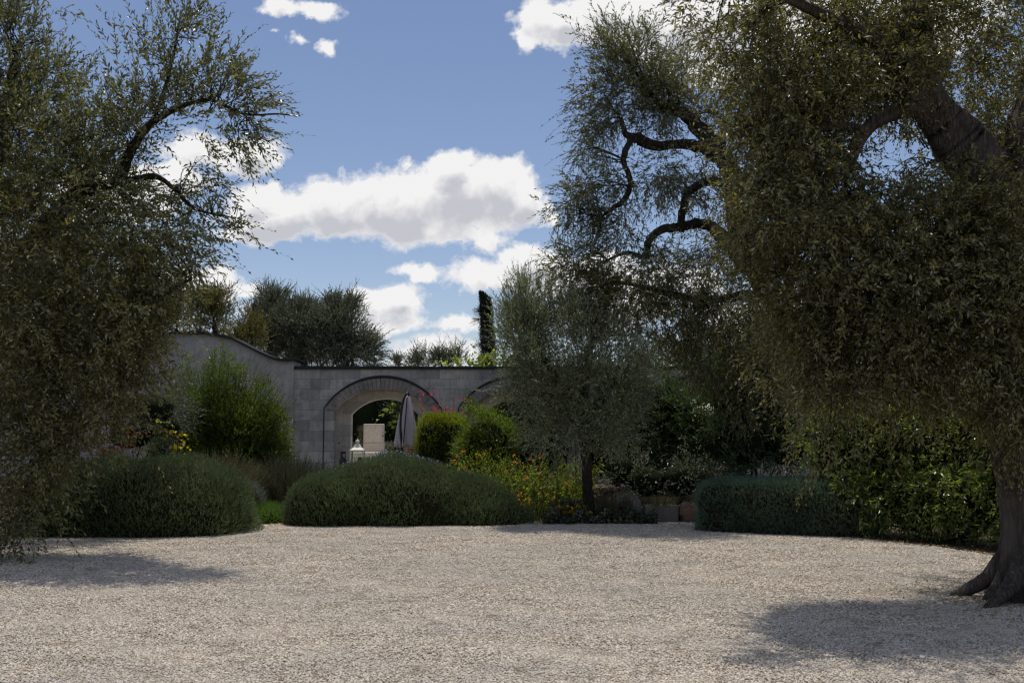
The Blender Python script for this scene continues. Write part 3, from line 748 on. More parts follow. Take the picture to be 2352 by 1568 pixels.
# gas bottle
b = T0(787, 25.4); r_ = root('gas_bottle', b, 'black gas bottle with a collar standing at the foot of the arch jamb', 'gas bottle')
M = MB(); M.lathe([(.001, 0), (.085, 0), (.095, .02), (.105, .06), (.105, .52), (.098, .58), (.07, .625), (.035, .645), (.03, .66)], 'black', b, 24); M.build('body', r_)
M = MB()
for k in range(3):
    a0 = k * 2.094 + .3; pts = [(b[0] + .062 * math.cos(a0 + t), b[1] + .062 * math.sin(a0 + t), b[2] + .60 + (.16 if 0 < i < 4 else 0)) for i, t in enumerate((0, .02, .7, 1.35, 1.4))]
    M.tube(pts, [.008] * 5, 'black', 6)
M.lathe([(.068, .745), (.072, .75), (.072, .80), (.066, .805)], 'black', b, 20); M.build('collar', r_)
M = MB(); M.lathe([(.018, .655), (.018, .70), (.03, .705), (.03, .725), (.001, .726)], 'steel', b, 12); M.build('valve', r_)
# small wall lamp / junction box on the jamb
b = at(786, 1020, WD - .10); r_ = root('wall_tap_box', b, 'small pale blue-grey box with a black knob fixed to the left arch jamb', 'box')
M = MB(); bevbox(M, (b[0] - .06, WD - .08, b[2] - .05), (b[0] + .1, WD - .024, b[2] + .05), 'steel', .008); M.build('housing', r_)
M = MB(); M.lathe([(.001, 0), (.024, 0), (.024, .03), (.001, .031)], 'black', (b[0] - .09, WD - .05, b[2] + .02), 10); M.build('knob', r_)

# folded cantilever parasol
b = T0(931, 24.6); r_ = root('folded_parasol', b, 'closed mauve-grey garden parasol hanging beside its black curved mast in front of the arch', 'parasol')
ztop = at(931, 910, 24.6)[2]; zbot = at(931, 1026, 24.6)[2]; cxu = at(935, 960, 24.6)[0]
def folds(ph, amp):
    def fn(a, z): return 1 + amp * np.sin(7 * a + ph + z * .5) + .10 * np.sin(3 * a + 2 * z)
    return fn
M = MB(); pr = []
for i in range(15):
    t = i / 14; z = zbot + (ztop - zbot) * t; pr.append((.215 * (1 - t) ** .8 * (1 if i > 0 else .96) + .062, z))
pr = [(.02, zbot + .03)] + pr + [(.03, ztop + .02), (.001, ztop + .025)]
M.lathe(pr, 'canvas', (cxu, b[1], 0), 84, folds(.8, .17)); M.build('canopy', r_)
M = MB(); pts = [at(x, y, 24.35) for x, y in ((934, 905), (927, 918), (921, 950), (920, 985), (923, 1030))] + [pt(924, .45, 24.35)]
P, R = smooth_path(pts, [.028] * 6, 5); M.tube(P, R, 'black', 10); M.build('mast', r_)
M = MB(); P, R = smooth_path([at(934, 905, 24.35), at(937, 901, 24.5), at(939, 908, 24.6)], [.026] * 3, 4); M.tube(P, R, 'black', 8)
P, R = smooth_path([at(935, 912, 24.33), at(930, 980, 24.30), at(926, 1024, 24.33)], [.012] * 3, 4); M.tube(P, R, 'bark_d', 6); M.build('arm', r_)
M = MB(); bevbox(M, (b[0] - .4, b[1] - .45, .4), (b[0] + .4, b[1] + .35, .46), 'trough'); M.build('base', r_)
# planter
b = T0(950, 24.9); r_ = root('terracotta_planter', b, 'pale terracotta pot standing right behind the folded parasol', 'planter')
M = MB(); M.lathe([(.001, 0), (.13, 0), (.19, .6), (.2, .84), (.225, .85), (.225, .9), (.18, .9), (.17, .86), (.001, .855)], 'terracotta', b, 24); M.build('pot', r_)

# ------------------------------------------------------------------ clipped and mounded shrubs
def superdir(n, p, sc, lower=-.02):
    u = nrm(rnd(n)); u = u[u[:, 2] > lower]
    r = (np.abs(u) ** p).sum(1) ** (-1 / p); q = u * r[:, None]
    nn = nrm(np.sign(q) * np.abs(q) ** (p - 1) / sc)
    return q * sc, nn


def rotz(a, P):
    c, s_ = math.cos(a), math.sin(a); return P @ np.array([[c, s_, 0], [-s_, c, 0], [0, 0, 1]])


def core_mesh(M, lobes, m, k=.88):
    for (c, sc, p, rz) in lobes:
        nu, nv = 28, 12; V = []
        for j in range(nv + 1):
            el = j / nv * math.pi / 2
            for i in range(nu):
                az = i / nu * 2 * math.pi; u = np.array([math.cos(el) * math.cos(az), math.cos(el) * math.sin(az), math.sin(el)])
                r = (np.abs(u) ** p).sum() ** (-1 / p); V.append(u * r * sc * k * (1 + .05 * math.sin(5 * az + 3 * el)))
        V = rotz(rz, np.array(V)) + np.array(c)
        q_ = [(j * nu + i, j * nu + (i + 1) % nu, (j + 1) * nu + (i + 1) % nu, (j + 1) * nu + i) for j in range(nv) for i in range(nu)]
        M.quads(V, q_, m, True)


def mound(name, label, cat, lobes, n, m, ll, lw, nl, sl, coremat='core', up=.6, out=.6, jit=.35, droop=.05, spread=.45, group=None, flowers=None, corek=.9, inset=.12, twig=None, lumps=.05):
    """lobes: list of (centre, half-sizes, power, rotation)"""
    r = root(name, lobes[0][0], label, cat, group)
    M = MB(); core_mesh(M, lobes, coremat, corek); M.build('shade_core', r)  # opaque dark solid, painted shade between the sprigs
    M = MB(); tot = sum(l[1][0] * l[1][2] + l[1][0] * l[1][1] for l in lobes); fl = []
    ph = RNG.random(6) * 6
    for (c, sc, p, rz) in lobes:
        k = int(n * (sc[0] * sc[2] + sc[0] * sc[1]) / tot * 1.9)
        P, Nn = superdir(k, p, np.array(sc))
        lum = 1 + lumps * (np.sin(P[:, 0] * 5.1 + ph[0]) * np.sin(P[:, 1] * 4.3 + ph[1]) + np.sin(P[:, 2] * 7 + P[:, 0] * 3 + ph[2]) * .7)
        P = P * (lum * (1 - inset * RNG.random(len(P))))[:, None]
        P = rotz(rz, P) + np.array(c); Nn = rotz(rz, Nn)
        ok = np.ones(len(P), bool)
        for (c2, sc2, p2, rz2) in lobes:
            if c2 is c: continue
            q2 = rotz(-rz2, P - np.array(c2)) / np.array(sc2); ok &= (np.abs(q2) ** p2).sum(1) > .8 * max(.05, 1 - inset * 1.4) ** p2
        P, Nn = P[ok], Nn[ok]
        D = nrm(Nn * out + np.array([0, 0, up]) + rnd(len(P), jit))
        sprigs(M, P, D, sl * (.6 + .8 * RNG.random(len(P))), nl, ll, lw, m, spread, droop, twig)
        if flowers:
            kk = RNG.random(len(P)) < flowers[1]
            if flowers[3:]: kk &= P[:, 2] > flowers[3]
            if len(flowers) > 4: kk &= flowers[4](P)
            fl.append(P[kk] + D[kk] * sl * 1.0)
    M.build('foliage', r)
    if flowers:
        FP = np.concatenate(fl); Mf = MB()
        for k in range(4): add_leaves(Mf, FP + rnd(len(FP), .008), rnd(len(FP)) + [0, -.3, .6], flowers[2], flowers[2] * .8, flowers[0])
        Mf.build('flowers', r, kind='stuff')
    return r


def lobe(px, d, wpx, h, dm, p=2.3, rz=0, z0=0.0):
    c = pt(px, z0, d); return (c, (wpx / 2 / F * d, dm / 2, h), p, rz)


# left rosemary mound
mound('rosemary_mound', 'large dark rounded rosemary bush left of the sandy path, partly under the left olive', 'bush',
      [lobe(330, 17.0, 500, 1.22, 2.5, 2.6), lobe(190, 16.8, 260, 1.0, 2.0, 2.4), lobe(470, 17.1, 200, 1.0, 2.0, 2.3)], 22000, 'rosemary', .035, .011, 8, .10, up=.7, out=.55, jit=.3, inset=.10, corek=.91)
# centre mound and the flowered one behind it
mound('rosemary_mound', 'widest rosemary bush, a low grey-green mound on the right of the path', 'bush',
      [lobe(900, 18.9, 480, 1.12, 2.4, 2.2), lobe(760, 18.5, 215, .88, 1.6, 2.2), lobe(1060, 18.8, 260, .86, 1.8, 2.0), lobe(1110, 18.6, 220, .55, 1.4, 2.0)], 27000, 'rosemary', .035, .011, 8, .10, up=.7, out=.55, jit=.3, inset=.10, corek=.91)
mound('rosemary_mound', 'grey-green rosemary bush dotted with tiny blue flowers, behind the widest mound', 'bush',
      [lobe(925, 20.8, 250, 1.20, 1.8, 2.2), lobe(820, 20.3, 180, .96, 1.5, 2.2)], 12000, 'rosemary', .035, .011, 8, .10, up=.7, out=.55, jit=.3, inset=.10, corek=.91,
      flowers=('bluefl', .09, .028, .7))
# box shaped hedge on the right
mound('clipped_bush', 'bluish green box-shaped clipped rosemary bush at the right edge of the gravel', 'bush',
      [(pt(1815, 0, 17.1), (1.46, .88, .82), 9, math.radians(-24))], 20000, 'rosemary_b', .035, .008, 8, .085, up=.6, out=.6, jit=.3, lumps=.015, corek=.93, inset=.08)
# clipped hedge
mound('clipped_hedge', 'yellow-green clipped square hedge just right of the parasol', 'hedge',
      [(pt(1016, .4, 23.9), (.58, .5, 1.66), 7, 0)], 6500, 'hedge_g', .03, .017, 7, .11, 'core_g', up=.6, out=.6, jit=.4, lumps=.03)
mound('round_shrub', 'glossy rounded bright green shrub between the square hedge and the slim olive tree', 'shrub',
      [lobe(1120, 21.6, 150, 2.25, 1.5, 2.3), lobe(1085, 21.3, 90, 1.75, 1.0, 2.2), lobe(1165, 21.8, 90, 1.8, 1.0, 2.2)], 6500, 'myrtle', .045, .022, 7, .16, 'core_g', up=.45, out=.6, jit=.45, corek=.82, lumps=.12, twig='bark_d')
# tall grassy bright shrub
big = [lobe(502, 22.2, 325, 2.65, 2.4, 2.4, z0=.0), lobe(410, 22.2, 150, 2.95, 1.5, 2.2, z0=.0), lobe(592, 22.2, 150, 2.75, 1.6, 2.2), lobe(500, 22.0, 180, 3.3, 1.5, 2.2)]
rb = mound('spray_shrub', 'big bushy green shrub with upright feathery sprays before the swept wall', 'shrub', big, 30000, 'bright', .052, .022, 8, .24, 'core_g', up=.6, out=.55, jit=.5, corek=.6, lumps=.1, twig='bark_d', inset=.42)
M = MB(); n = 230; a = RNG.random(n) * 2 - 1
P = np.stack([pt(515, 0, 22.2)[0] + a * 1.15, 22.1 + RNG.normal(0, .35, n), 1.75 + 1.1 * (1 - a * a) * RNG.random(n) + .2], 1)
sprigs(M, P, np.stack([a * .75 + RNG.normal(0, .15, n), RNG.normal(0, .2, n), np.ones(n)], 1), .35 + .5 * RNG.random(n) ** 1.5, 18, .05, .02, 'bright', .5, .04, 'bark_d', .003)
M.build('upright_sprays', rb)

# grasses and lavender
def tuft(name, label, cat, px, d, wpx, h, n, m, z0=0, lean=.5, tip=None, base=.25, group=None, w=.008):
    c = pt(px, z0, d); r = root(name, c, label, cat, group); hw = wpx / 2 / F * d
    a = RNG.random(n) * 6.283; rr = np.sqrt(RNG.random(n))
    P = np.stack([c[0] + np.cos(a) * rr * hw * base, c[1] + np.sin(a) * rr * hw * base, np.full(n, z0)], 1)
    D = np.stack([np.cos(a) * rr * lean, np.sin(a) * rr * lean, np.ones(n)], 1) + rnd(n, .1)
    L = h * (.7 + .4 * RNG.random(n)) * (1.05 - .2 * rr)
    M = MB(); add_blades(M, P, D, L, w, m, .12); M.build('blades', r)
    if tip:
        k = RNG.random(n) < tip[1]; Dn = nrm(D)[k]; T = P[k] + Dn * L[k][:, None] + np.array([0, 0, -.12]) * L[k][:, None]
        M = MB(); 
        for j in range(6): add_leaves(M, T - Dn * (.03 * j), Dn + rnd(len(T), .35), .035, .014, tip[0])
        M.build('seed_heads', r)
    return r
tuft('lavender_tuft', 'tall dry straw-tipped lavender tuft in front of the feathery shrub', 'plant', 500, 19.6, 180, 1.42, 2600, 'grass', lean=.55, tip=('grass', .35), base=.45)
tuft('lavender_tuft', 'wide dark lavender tuft at the foot of the wall left of the arch', 'plant', 660, 20.6, 190, 1.35, 3000, 'grass_d', lean=.62, tip=('grass_d', .3), base=.45)
mound('silver_bush', 'small silvery bush between the lavender tufts beside the path', 'bush', [lobe(562, 18.9, 85, .72, .8, 2.2)], 1500, 'silver', .04, .01, 8, .14, 'core', up=.8, out=.4, jit=.25, twig=None)
mound('low_bush', 'low bright green ground-hugging bush at the end of the sandy path', 'bush', [lobe(610, 18.8, 105, .28, 1.1, 2.3)], 2000, 'groundc', .03, .01, 8, .13, 'core_g', up=.5, out=.6, jit=.4)

def heads(r, T, fsz, m, name='flower_head', pet=9):
    T = T[:100]; M = MB(); z = np.zeros((pet, 3))
    add_leaves(M, z + rnd(pet, fsz * .35), rnd(pet) + [0, 0, .4], fsz, fsz * .75, m)
    first = M.build(name, None); first.parent = r; o = first
    for i, t in enumerate(T):
        if i: o = first.copy(); COL.objects.link(o)
        o.location = [float(v) for v in (t - np.array(r.location))]; o.rotation_euler = (RNG.random() * .8, RNG.random() * .8, RNG.random() * 6.3); o.scale = [float(.8 + .5 * RNG.random())] * 3
# flowering bed in the middle
def stems(name, label, cat, px, d, wpx, dm, h, n, m, ll, lw, nl, z0=0, flower=None, group=None, prof=None, lean=.25, fsz=.03):
    c = pt(px, z0, d); r = root(name, c, label, cat, group); hw = wpx / 2 / F * d
    u = RNG.random(n) * 2 - 1
    P = np.stack([c[0] + u * hw, c[1] + (RNG.random(n) - .5) * dm, np.full(n, z0)], 1)
    H = h * (.5 + .5 * RNG.random(n)) * (prof(u) if prof else 1)
    D = nrm(np.stack([u * lean, RNG.normal(0, .15, n), np.ones(n)], 1) + rnd(n, .12))
    M = MB(); sprigs(M, P, D, H, nl, ll, lw, m, 1.15, .05, 'bark_d', .004)
    M.build('foliage', r)
    if flower:
        T = P + D * H[:, None]; k = RNG.random(n) < flower[1]; T = T[k]
        M = MB()
        heads(r, T, fsz, flower[0])
    return r
stems('flowering_plant', 'yellow-green leafy plant with small orange flower heads beside the widest rosemary mound', 'plant', 1110, 20.1, 190, 1.3, 1.4, 330, 'lantana', .085, .045, 22, flower=('orangefl', .12), prof=lambda u: .8 + .2 * np.cos(u * 2))
stems('flowering_plant', 'leafy yellow-green plant with orange heads left of the slim olive trunk', 'plant', 1265, 19.8, 170, 1.2, 1.3, 330, 'lantana', .085, .045, 22, flower=('orangefl', .07))
stems('marigold_clump', 'low clump of yellow-orange flowers at the gravel edge under the slim olive', 'flowers', 1265, 18.75, 150, .7, .55, 170, 'lantana', .05, .016, 12, flower=('yellowfl', .2), fsz=.026)
stems('marigold_clump', 'small group of yellow-orange flowers close to the left side of the slim olive trunk', 'flowers', 1320, 18.6, 60, .4, .34, 60, 'lantana', .05, .016, 12, flower=('yellowfl', .8), fsz=.03)
stems('salvia_clump', 'upright stems with pinkish red flowers above the square hedge', 'flowers', 1015, 24.7, 170, .8, 2.35, 130, 'bright', .05, .016, 34, z0=.4, flower=None, lean=.08)
rs = [o for o in COL.objects if o.name.startswith('salvia_clump')][0]
n = 44; u = RNG.random(n)
T = np.stack([at(1030, 920, 24.7)[0] + (RNG.random(n) - .5) * 1.4, 24.6 + RNG.normal(0, .25, n), 2.05 + RNG.random(n) ** 1.3 * .62], 1)
heads(rs, T, .034, 'redfl', pet=12)
stems('mauve_flowers', 'small clump with mauve flowers just right of the slim olive trunk', 'flowers', 1400, 19.0, 60, .5, .75, 70, 'silver', .04, .01, 14, flower=('mauvefl', .3), fsz=.03)

# ivy carpet
M = MB(); n = 5200; xx = RNG.random(n); P = np.stack([gp(1245, 1190)[0] + (gp(1490, 1190)[0] - gp(1245, 1190)[0]) * xx, 18.25 + RNG.random(n) * .85 * np.sin(np.pi * np.clip(xx, .1, .9)) ** .6, .01 + RNG.random(n) * (.10 + .16 * np.abs(np.sin(xx * 14)) ** 2)], 1)
add_leaves(M, P, rnd(n) + [0, -.4, .4], .055, .05, 'ivy', flat=1.)
iv = M.build('ivy', kind='stuff', label='dark ivy ground cover round the foot of the slim olive tree', cat='ivy')
# dark rounded ivy clumps in it
for (px, wp, h, lb) in ((1290, 80, .36, 'dark leafy ivy hump left of the slim olive trunk'), (1500, 0, 0, '')):
    if wp: mound('ivy_clump', lb, 'plant', [lobe(px + 15, 18.75, wp, h, .5, 2.2)], 500, 'ivy', .055, .045, 4, .1, 'core_g', up=.3, out=.6, jit=.5)
mound('low_tuft_bush', 'pale tufted low bush between the slim olive trunk and the stone trough', 'bush', [lobe(1440, 19.0, 70, .42, .6, 2.2)], 700, 'silver', .05, .008, 8, .16, 'core', up=.8, out=.4)
mound('low_tuft_bush', 'brown dried low tuft right at the base of the slim olive trunk', 'bush', [lobe(1392, 18.7, 50, .36, .5, 2.2)], 500, 'grass', .05, .008, 8, .16, 'core', up=.8, out=.4)

# trough and rock
b = pt(1517, 0, 18.9); r_ = root('stone_trough', b, 'rectangular rough stone trough planted with dry tufts, on the gravel edge', 'trough')
M = MB(); bevbox(M, (b[0] - .31, b[1] - .2, 0), (b[0] + .31, b[1] + .2, .32), 'trough', .02); M.build('body', r_)
tuft('dry_tuft', 'dry brownish tuft growing out of the stone trough', 'plant', 1517, 18.9, 90, .22, 700, 'grass', z0=.3, lean=.6, base=.9)
def rock(name, label, c, sc, m, seed):
    r = np.random.default_rng(seed); V = []; nu, nv = 18, 10; ph = r.random(8) * 6
    for j in range(nv + 1):
        el = -math.pi / 2 + j / nv * math.pi
        for i in range(nu):
            az = i / nu * 2 * math.pi; u = np.array([math.cos(el) * math.cos(az), math.cos(el) * math.sin(az), math.sin(el)])
            f_ = 1 + .14 * math.sin(3 * az + ph[0]) * math.cos(2 * el + ph[1]) + .09 * math.sin(7 * az + ph[2] + 3 * el) + .05 * r.normal()
            V.append((np.sign(u) * np.abs(u) ** .75) * np.array(sc) * f_)
    V = np.array(V) + np.array(c); V[:, 2] = np.maximum(V[:, 2], -.005)
    M = MB(); M.quads(V, [(j * nu + i, j * nu + (i + 1) % nu, (j + 1) * nu + (i + 1) % nu, (j + 1) * nu + i) for j in range(nv) for i in range(nu)], m)
    return M.build(name, label=label, cat='rock')
rock('rock', 'rusty brown boulder to the right of the stone trough', pt(1588, .14, 18.9), (.27, .22, .2), 'rock', 3)
rock('rock', 'upright dark stone to the left of the stone trough', pt(1462, .2, 18.8), (.08, .09, .24), 'trough', 4)
rock('rock', 'small pale flat stone beside the box-shaped bush', pt(1628, .03, 18.4), (.14, .1, .05), 'pillar', 5)

# variegated shrub and others at the middle right
def leafbush(name, label, cat, blobs, base, m, ll, lw, nl, sl, group=None, nst=7, stemr=.02, core=None, **kw):
    r = root(name, base, label, cat, group)
    M = MB()
    tips = []
    for i in range(nst):
        bb = blobs[i % len(blobs)]; c, e, _ = blob_pts(bb, 1); e = e[0]
        b0 = np.array(base) + np.array([RNG.normal(0, .12), RNG.normal(0, .1), 0])
        P, R = smooth_path([b0, (b0 + e) / 2 + rnd(1, .08)[0], e], [stemr, stemr * .7, stemr * .25], 5, .3); M.tube(P, R, 'bark_d', 6); tips.append(P)
    M.build('stems', r)
    crown(r, blobs, tips, ll, lw, nl, sl, m, name='foliage', bl=5, br=.008, **kw)
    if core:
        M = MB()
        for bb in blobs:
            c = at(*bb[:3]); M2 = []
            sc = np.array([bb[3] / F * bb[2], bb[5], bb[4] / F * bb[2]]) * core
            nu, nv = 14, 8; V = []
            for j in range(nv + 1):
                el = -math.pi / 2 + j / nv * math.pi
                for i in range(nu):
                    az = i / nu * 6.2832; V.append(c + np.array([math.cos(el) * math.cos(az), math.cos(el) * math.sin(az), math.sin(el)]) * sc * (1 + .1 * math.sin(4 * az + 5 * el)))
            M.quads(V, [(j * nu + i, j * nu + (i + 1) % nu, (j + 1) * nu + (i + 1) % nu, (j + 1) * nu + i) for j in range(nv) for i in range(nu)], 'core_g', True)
        M.build('shaded_interior', r)  # dark solids painted as the shade deep in the foliage
    return r
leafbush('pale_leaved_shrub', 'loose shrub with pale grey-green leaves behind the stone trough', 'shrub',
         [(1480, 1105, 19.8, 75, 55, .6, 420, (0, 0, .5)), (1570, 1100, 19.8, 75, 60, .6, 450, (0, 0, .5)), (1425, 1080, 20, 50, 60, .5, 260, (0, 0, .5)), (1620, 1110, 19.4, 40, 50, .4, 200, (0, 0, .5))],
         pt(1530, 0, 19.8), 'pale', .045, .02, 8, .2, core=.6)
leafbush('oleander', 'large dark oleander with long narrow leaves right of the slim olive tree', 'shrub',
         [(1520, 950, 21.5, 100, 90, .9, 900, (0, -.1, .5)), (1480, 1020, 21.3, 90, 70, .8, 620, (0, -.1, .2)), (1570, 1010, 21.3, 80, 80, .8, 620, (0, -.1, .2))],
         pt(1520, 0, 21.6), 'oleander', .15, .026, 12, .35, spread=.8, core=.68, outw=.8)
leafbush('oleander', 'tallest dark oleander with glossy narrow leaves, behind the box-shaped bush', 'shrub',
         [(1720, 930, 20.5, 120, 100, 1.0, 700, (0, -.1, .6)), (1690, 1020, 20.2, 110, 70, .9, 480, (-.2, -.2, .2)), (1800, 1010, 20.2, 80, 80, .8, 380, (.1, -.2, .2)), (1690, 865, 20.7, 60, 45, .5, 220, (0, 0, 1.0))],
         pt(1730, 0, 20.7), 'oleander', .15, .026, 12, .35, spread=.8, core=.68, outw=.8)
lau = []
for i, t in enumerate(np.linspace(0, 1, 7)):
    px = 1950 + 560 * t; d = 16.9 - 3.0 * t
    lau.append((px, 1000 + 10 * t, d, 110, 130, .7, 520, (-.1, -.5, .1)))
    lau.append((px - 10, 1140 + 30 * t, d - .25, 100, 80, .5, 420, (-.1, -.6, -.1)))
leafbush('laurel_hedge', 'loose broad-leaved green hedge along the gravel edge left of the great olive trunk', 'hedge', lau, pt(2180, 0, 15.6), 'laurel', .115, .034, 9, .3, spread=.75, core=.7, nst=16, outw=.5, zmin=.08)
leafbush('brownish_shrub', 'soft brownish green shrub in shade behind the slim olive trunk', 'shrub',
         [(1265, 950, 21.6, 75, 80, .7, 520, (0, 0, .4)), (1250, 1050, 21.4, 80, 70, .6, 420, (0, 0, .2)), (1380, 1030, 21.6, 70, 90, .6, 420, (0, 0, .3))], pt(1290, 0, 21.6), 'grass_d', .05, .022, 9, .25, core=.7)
# left: silver-leaved shrub, vines
leafbush('silver_shrub', 'silver-leaved shrub at the right edge of the left olive crown', 'shrub',
         [(350, 940, 19.5, 90, 60, .7, 420, (.5, 0, .5)), (300, 1000, 19.3, 90, 50, .6, 300, (.4, 0, .4)), (390, 985, 19.4, 40, 35, .4, 130, (.6, 0, .2))], pt(310, 0, 19.4), 'silver', .055, .014, 10, .28, core=.55)
leafbush('yellow_vine', 'vine shoots with bright yellow leaves on the left of the feathery shrub', 'vine',
         [(402, 1000, 19.0, 10, 26, .1, 7, (0, 0, -.5)), (412, 1030, 18.9, 12, 26, .1, 9, (0, 0, -.5)), (375, 975, 19.0, 14, 10, .1, 3, (0, 0, 0))], pt(405, 0, 19.0), 'yellow', .085, .075, 4, .2, nst=3, stemr=.008)
leafbush('red_leaved_vine', 'low vine with red and orange autumn leaves under the left olive crown', 'vine',
         [(285, 1020, 18.9, 28, 26, .3, 22, (0, 0, 0)), (240, 1030, 18.9, 22, 22, .3, 10, (0, 0, 0)), (315, 995, 18.9, 14, 16, .2, 6, (0, 0, 0))], pt(275, 0, 18.9), 'redleaf', .06, .05, 5, .16, nst=5, stemr=.008)
# vine by the parasol, vine over the wall
leafbush('hanging_vine', 'bright green vine leaves hanging beside the folded parasol inside the arch', 'vine',
         [(908, 945, 25.6, 16, 14, .12, 11, (-.5, 0, .1)), (915, 975, 25.6, 12, 22, .12, 11, (0, 0, -.6))], pt(926, .4, 25.6), 'vine', .11, .095, 4, .2, nst=3, stemr=.012)
leafbush('wall_top_vine', 'bright green grapevine spilling along the wall top at the cypress', 'vine',
         [(1120, 832, 27.2, 40, 14, .4, 90, (0, 0, .4)), (1060, 838, 27.2, 60, 8, .4, 70, (0, 0, .4)), (1190, 835, 27.2, 50, 12, .4, 70, (0, 0, .4))], pt(1120, .4, 27.2), 'vine', .10, .09, 4, .2, nst=4)

# ------------------------------------------------------------------ trees beyond the wall
def fartree(name, label, blobs, base_px, d, m, ll, lw, nl, sl, trunk_r=.16, group='trees beyond the wall', cat='tree', n_limb=5, droop=.15, **kw):
    b = pt(base_px, .0, d); r = root(name, b, label, cat, group)
    M = MB(); top = at(blobs[0][0], blobs[0][1] + 20, d); P, R = smooth_path([b, (b * .5 + top * .5) + rnd(1, .2)[0], top], [trunk_r * 1.3, trunk_r, trunk_r * .4], 5, .15)
    M.tube(P, R, 'bark_d', 8, gnarl(3)); M.build('trunk', r)
    Ls = [P[4:]]
    for bb in blobs[:n_limb]:
        c = at(*bb[:3]); s = P[5]; Ml = MB(); pp, rr = smooth_path([s, (s + c) / 2 + rnd(1, .2)[0], c], [trunk_r * .5, trunk_r * .3, trunk_r * .12], 5, .2); Ml.tube(pp, rr, 'bark_d', 6); Ml.build('limb', r); Ls.append(pp)
    blobs = [(*q[:6], int(q[6] * 1.7), *q[7:]) for q in blobs]
    blobs = blobs + [(q[0] + RNG.uniform(-.6, .6) * q[3], q[1] - q[4] * RNG.uniform(.55, .95), q[2], q[3] * .36, q[4] * .30, .45, max(14, q[6] // 10), (0, 0, 1.1)) for q in blobs for _ in range(3)]
    crown(r, blobs, Ls, ll * 1.15, lw * 1.5, nl, sl * .95, m, bl=6, br=.012, droop=droop, tr=.004, jit=.4, spread=.45, **kw)
    return r
UPB = (0, 0, .9)
fartree('golden_tree', 'golden-leaved tree at the far left behind the swept wall', [(405, 735, 34, 50, 62, 1., 330, UPB), (370, 740, 34, 40, 60, .8, 200, UPB)], 395, 34, 'gold', .07, .022, 12, .45)
fartree('golden_tree', 'golden-brown tree, rounded top, next to the grey-green olives over the wall', [(490, 730, 33, 42, 55, 1., 420, UPB), (480, 700, 33, 26, 30, .6, 130, UPB), (585, 770, 32, 30, 34, .7, 160, UPB), (545, 790, 32, 50, 30, .7, 180, UPB)], 492, 33, 'gold', .07, .022, 12, .45)
fartree('background_olive', 'grey-green olive with the highest pointed top over the wall', [(625, 740, 36, 48, 60, 1.2, 460, UPB), (622, 700, 36, 24, 36, .6, 150, UPB), (590, 760, 36, 40, 50, 1., 300, UPB), (640, 800, 36, 60, 50, 1., 330, UPB)], 625, 36, 'olive_far', .075, .018, 14, .5)
fartree('background_olive', 'broad grey-green olive in the middle of the group over the wall', [(700, 760, 35, 55, 60, 1.2, 520, UPB), (700, 720, 35, 30, 28, .6, 140, UPB), (690, 820, 35, 60, 40, 1., 330, UPB), (662, 765, 35, 40, 50, .9, 260, UPB),  (735, 790, 35, 40, 60, 1., 320, UPB)], 700, 35, 'olive_far', .075, .018, 14, .5)
fartree('background_olive', 'dark olive at the right end of the group, crown falling to the right', [(790, 745, 34, 48, 60, 1.1, 480, UPB), (772, 715, 34, 24, 30, .6, 130, UPB), (815, 800, 34, 50, 45, 1., 420, (.4, 0, .3)), (770, 820, 34, 55, 35, 1., 320, UPB), (745, 760, 34, 40, 50, .9, 260, UPB),  (845, 815, 34, 26, 30, .7, 120, (.6, 0, .2))], 785, 34, 'olive_far', .075, .018, 14, .45)
fartree('background_olive', 'small far olive top showing over the wall right of the gap', [(960, 832, 44, 34, 22, .8, 150, UPB), (915, 838, 44, 18, 14, .5, 40, UPB)], 950, 44, 'olive_far', .09, .02, 12, .5)
fartree('background_olive', 'low far olive top over the wall just left of the cypress', [(1035, 830, 43, 44, 18, .8, 150, UPB), (1010, 822, 43, 18, 14, .5, 50, UPB)], 1030, 43, 'olive_far', .09, .02, 12, .5)
for i, (px, py, d, lb) in enumerate(((1560, 830, 36, 'background olive filling the gap behind the oleanders'), (1760, 800, 34, 'background olive behind the leaning olive trunk'), (1960, 790, 36, 'background olive screened by the great olive crown'), (2200, 790, 33, 'background olive furthest right behind the laurel hedge'), (200, 770, 36, 'background olive far left behind the near olive crown'))):
    fartree('background_olive', lb, [(px, py, d, 110, 75, 1.5, 520, UPB), (px + 60, py + 40, d, 90, 60, 1.3, 360, UPB), (px - 70, py + 40, d, 90, 60, 1.3, 360, UPB)], px, d, 'olive_far', .08, .02, 12, .5)
# cypress
b = pt(1117, 0, 40); r_ = root('cypress', b, 'slim dark cypress with a bent tip rising over the wall', 'tree')
P = [b] + [at(x, y, 40) for x, y in ((1120, 850), (1120, 780), (1118, 720), (1112, 684), (1106, 674))]
M = MB(); pp, rr = smooth_path(P, [.16, .12, .09, .06, .03, .02], 5); M.tube(pp, rr, 'bark_d', 8); M.build('trunk', r_)
M = MB(); n = 5200; t = RNG.random(n); ax = np.array([at(x, y, 40) for x, y in ((1121, 900), (1121, 800), (1117, 725), (1114, 692), (1104, 674))]); tt = np.linspace(0, 1, 5)
C = np.stack([np.interp(t, tt, ax[:, i]) for i in range(3)], 1); rad = np.interp(t, [0, .3, .7, .9, 1], [.29, .26, .17, .07, .01])
a = RNG.random(n) * 6.283; rr_ = rad * RNG.random(n) ** .35
P = C + np.stack([np.cos(a) * rr_, np.sin(a) * rr_, np.zeros(n)], 1); o_ = np.stack([np.cos(a), np.sin(a), np.full(n, 2.2)], 1)
sprigs(M, P, o_ + rnd(n, .5), (.10 + .22 * RNG.random(n)) * (.35 + 2.6 * rad), 6, .07, .03, 'cypress', .5, .0)
sd = [at(1108, 712, 40), at(1104, 735, 40), at(1108, 790, 40)]
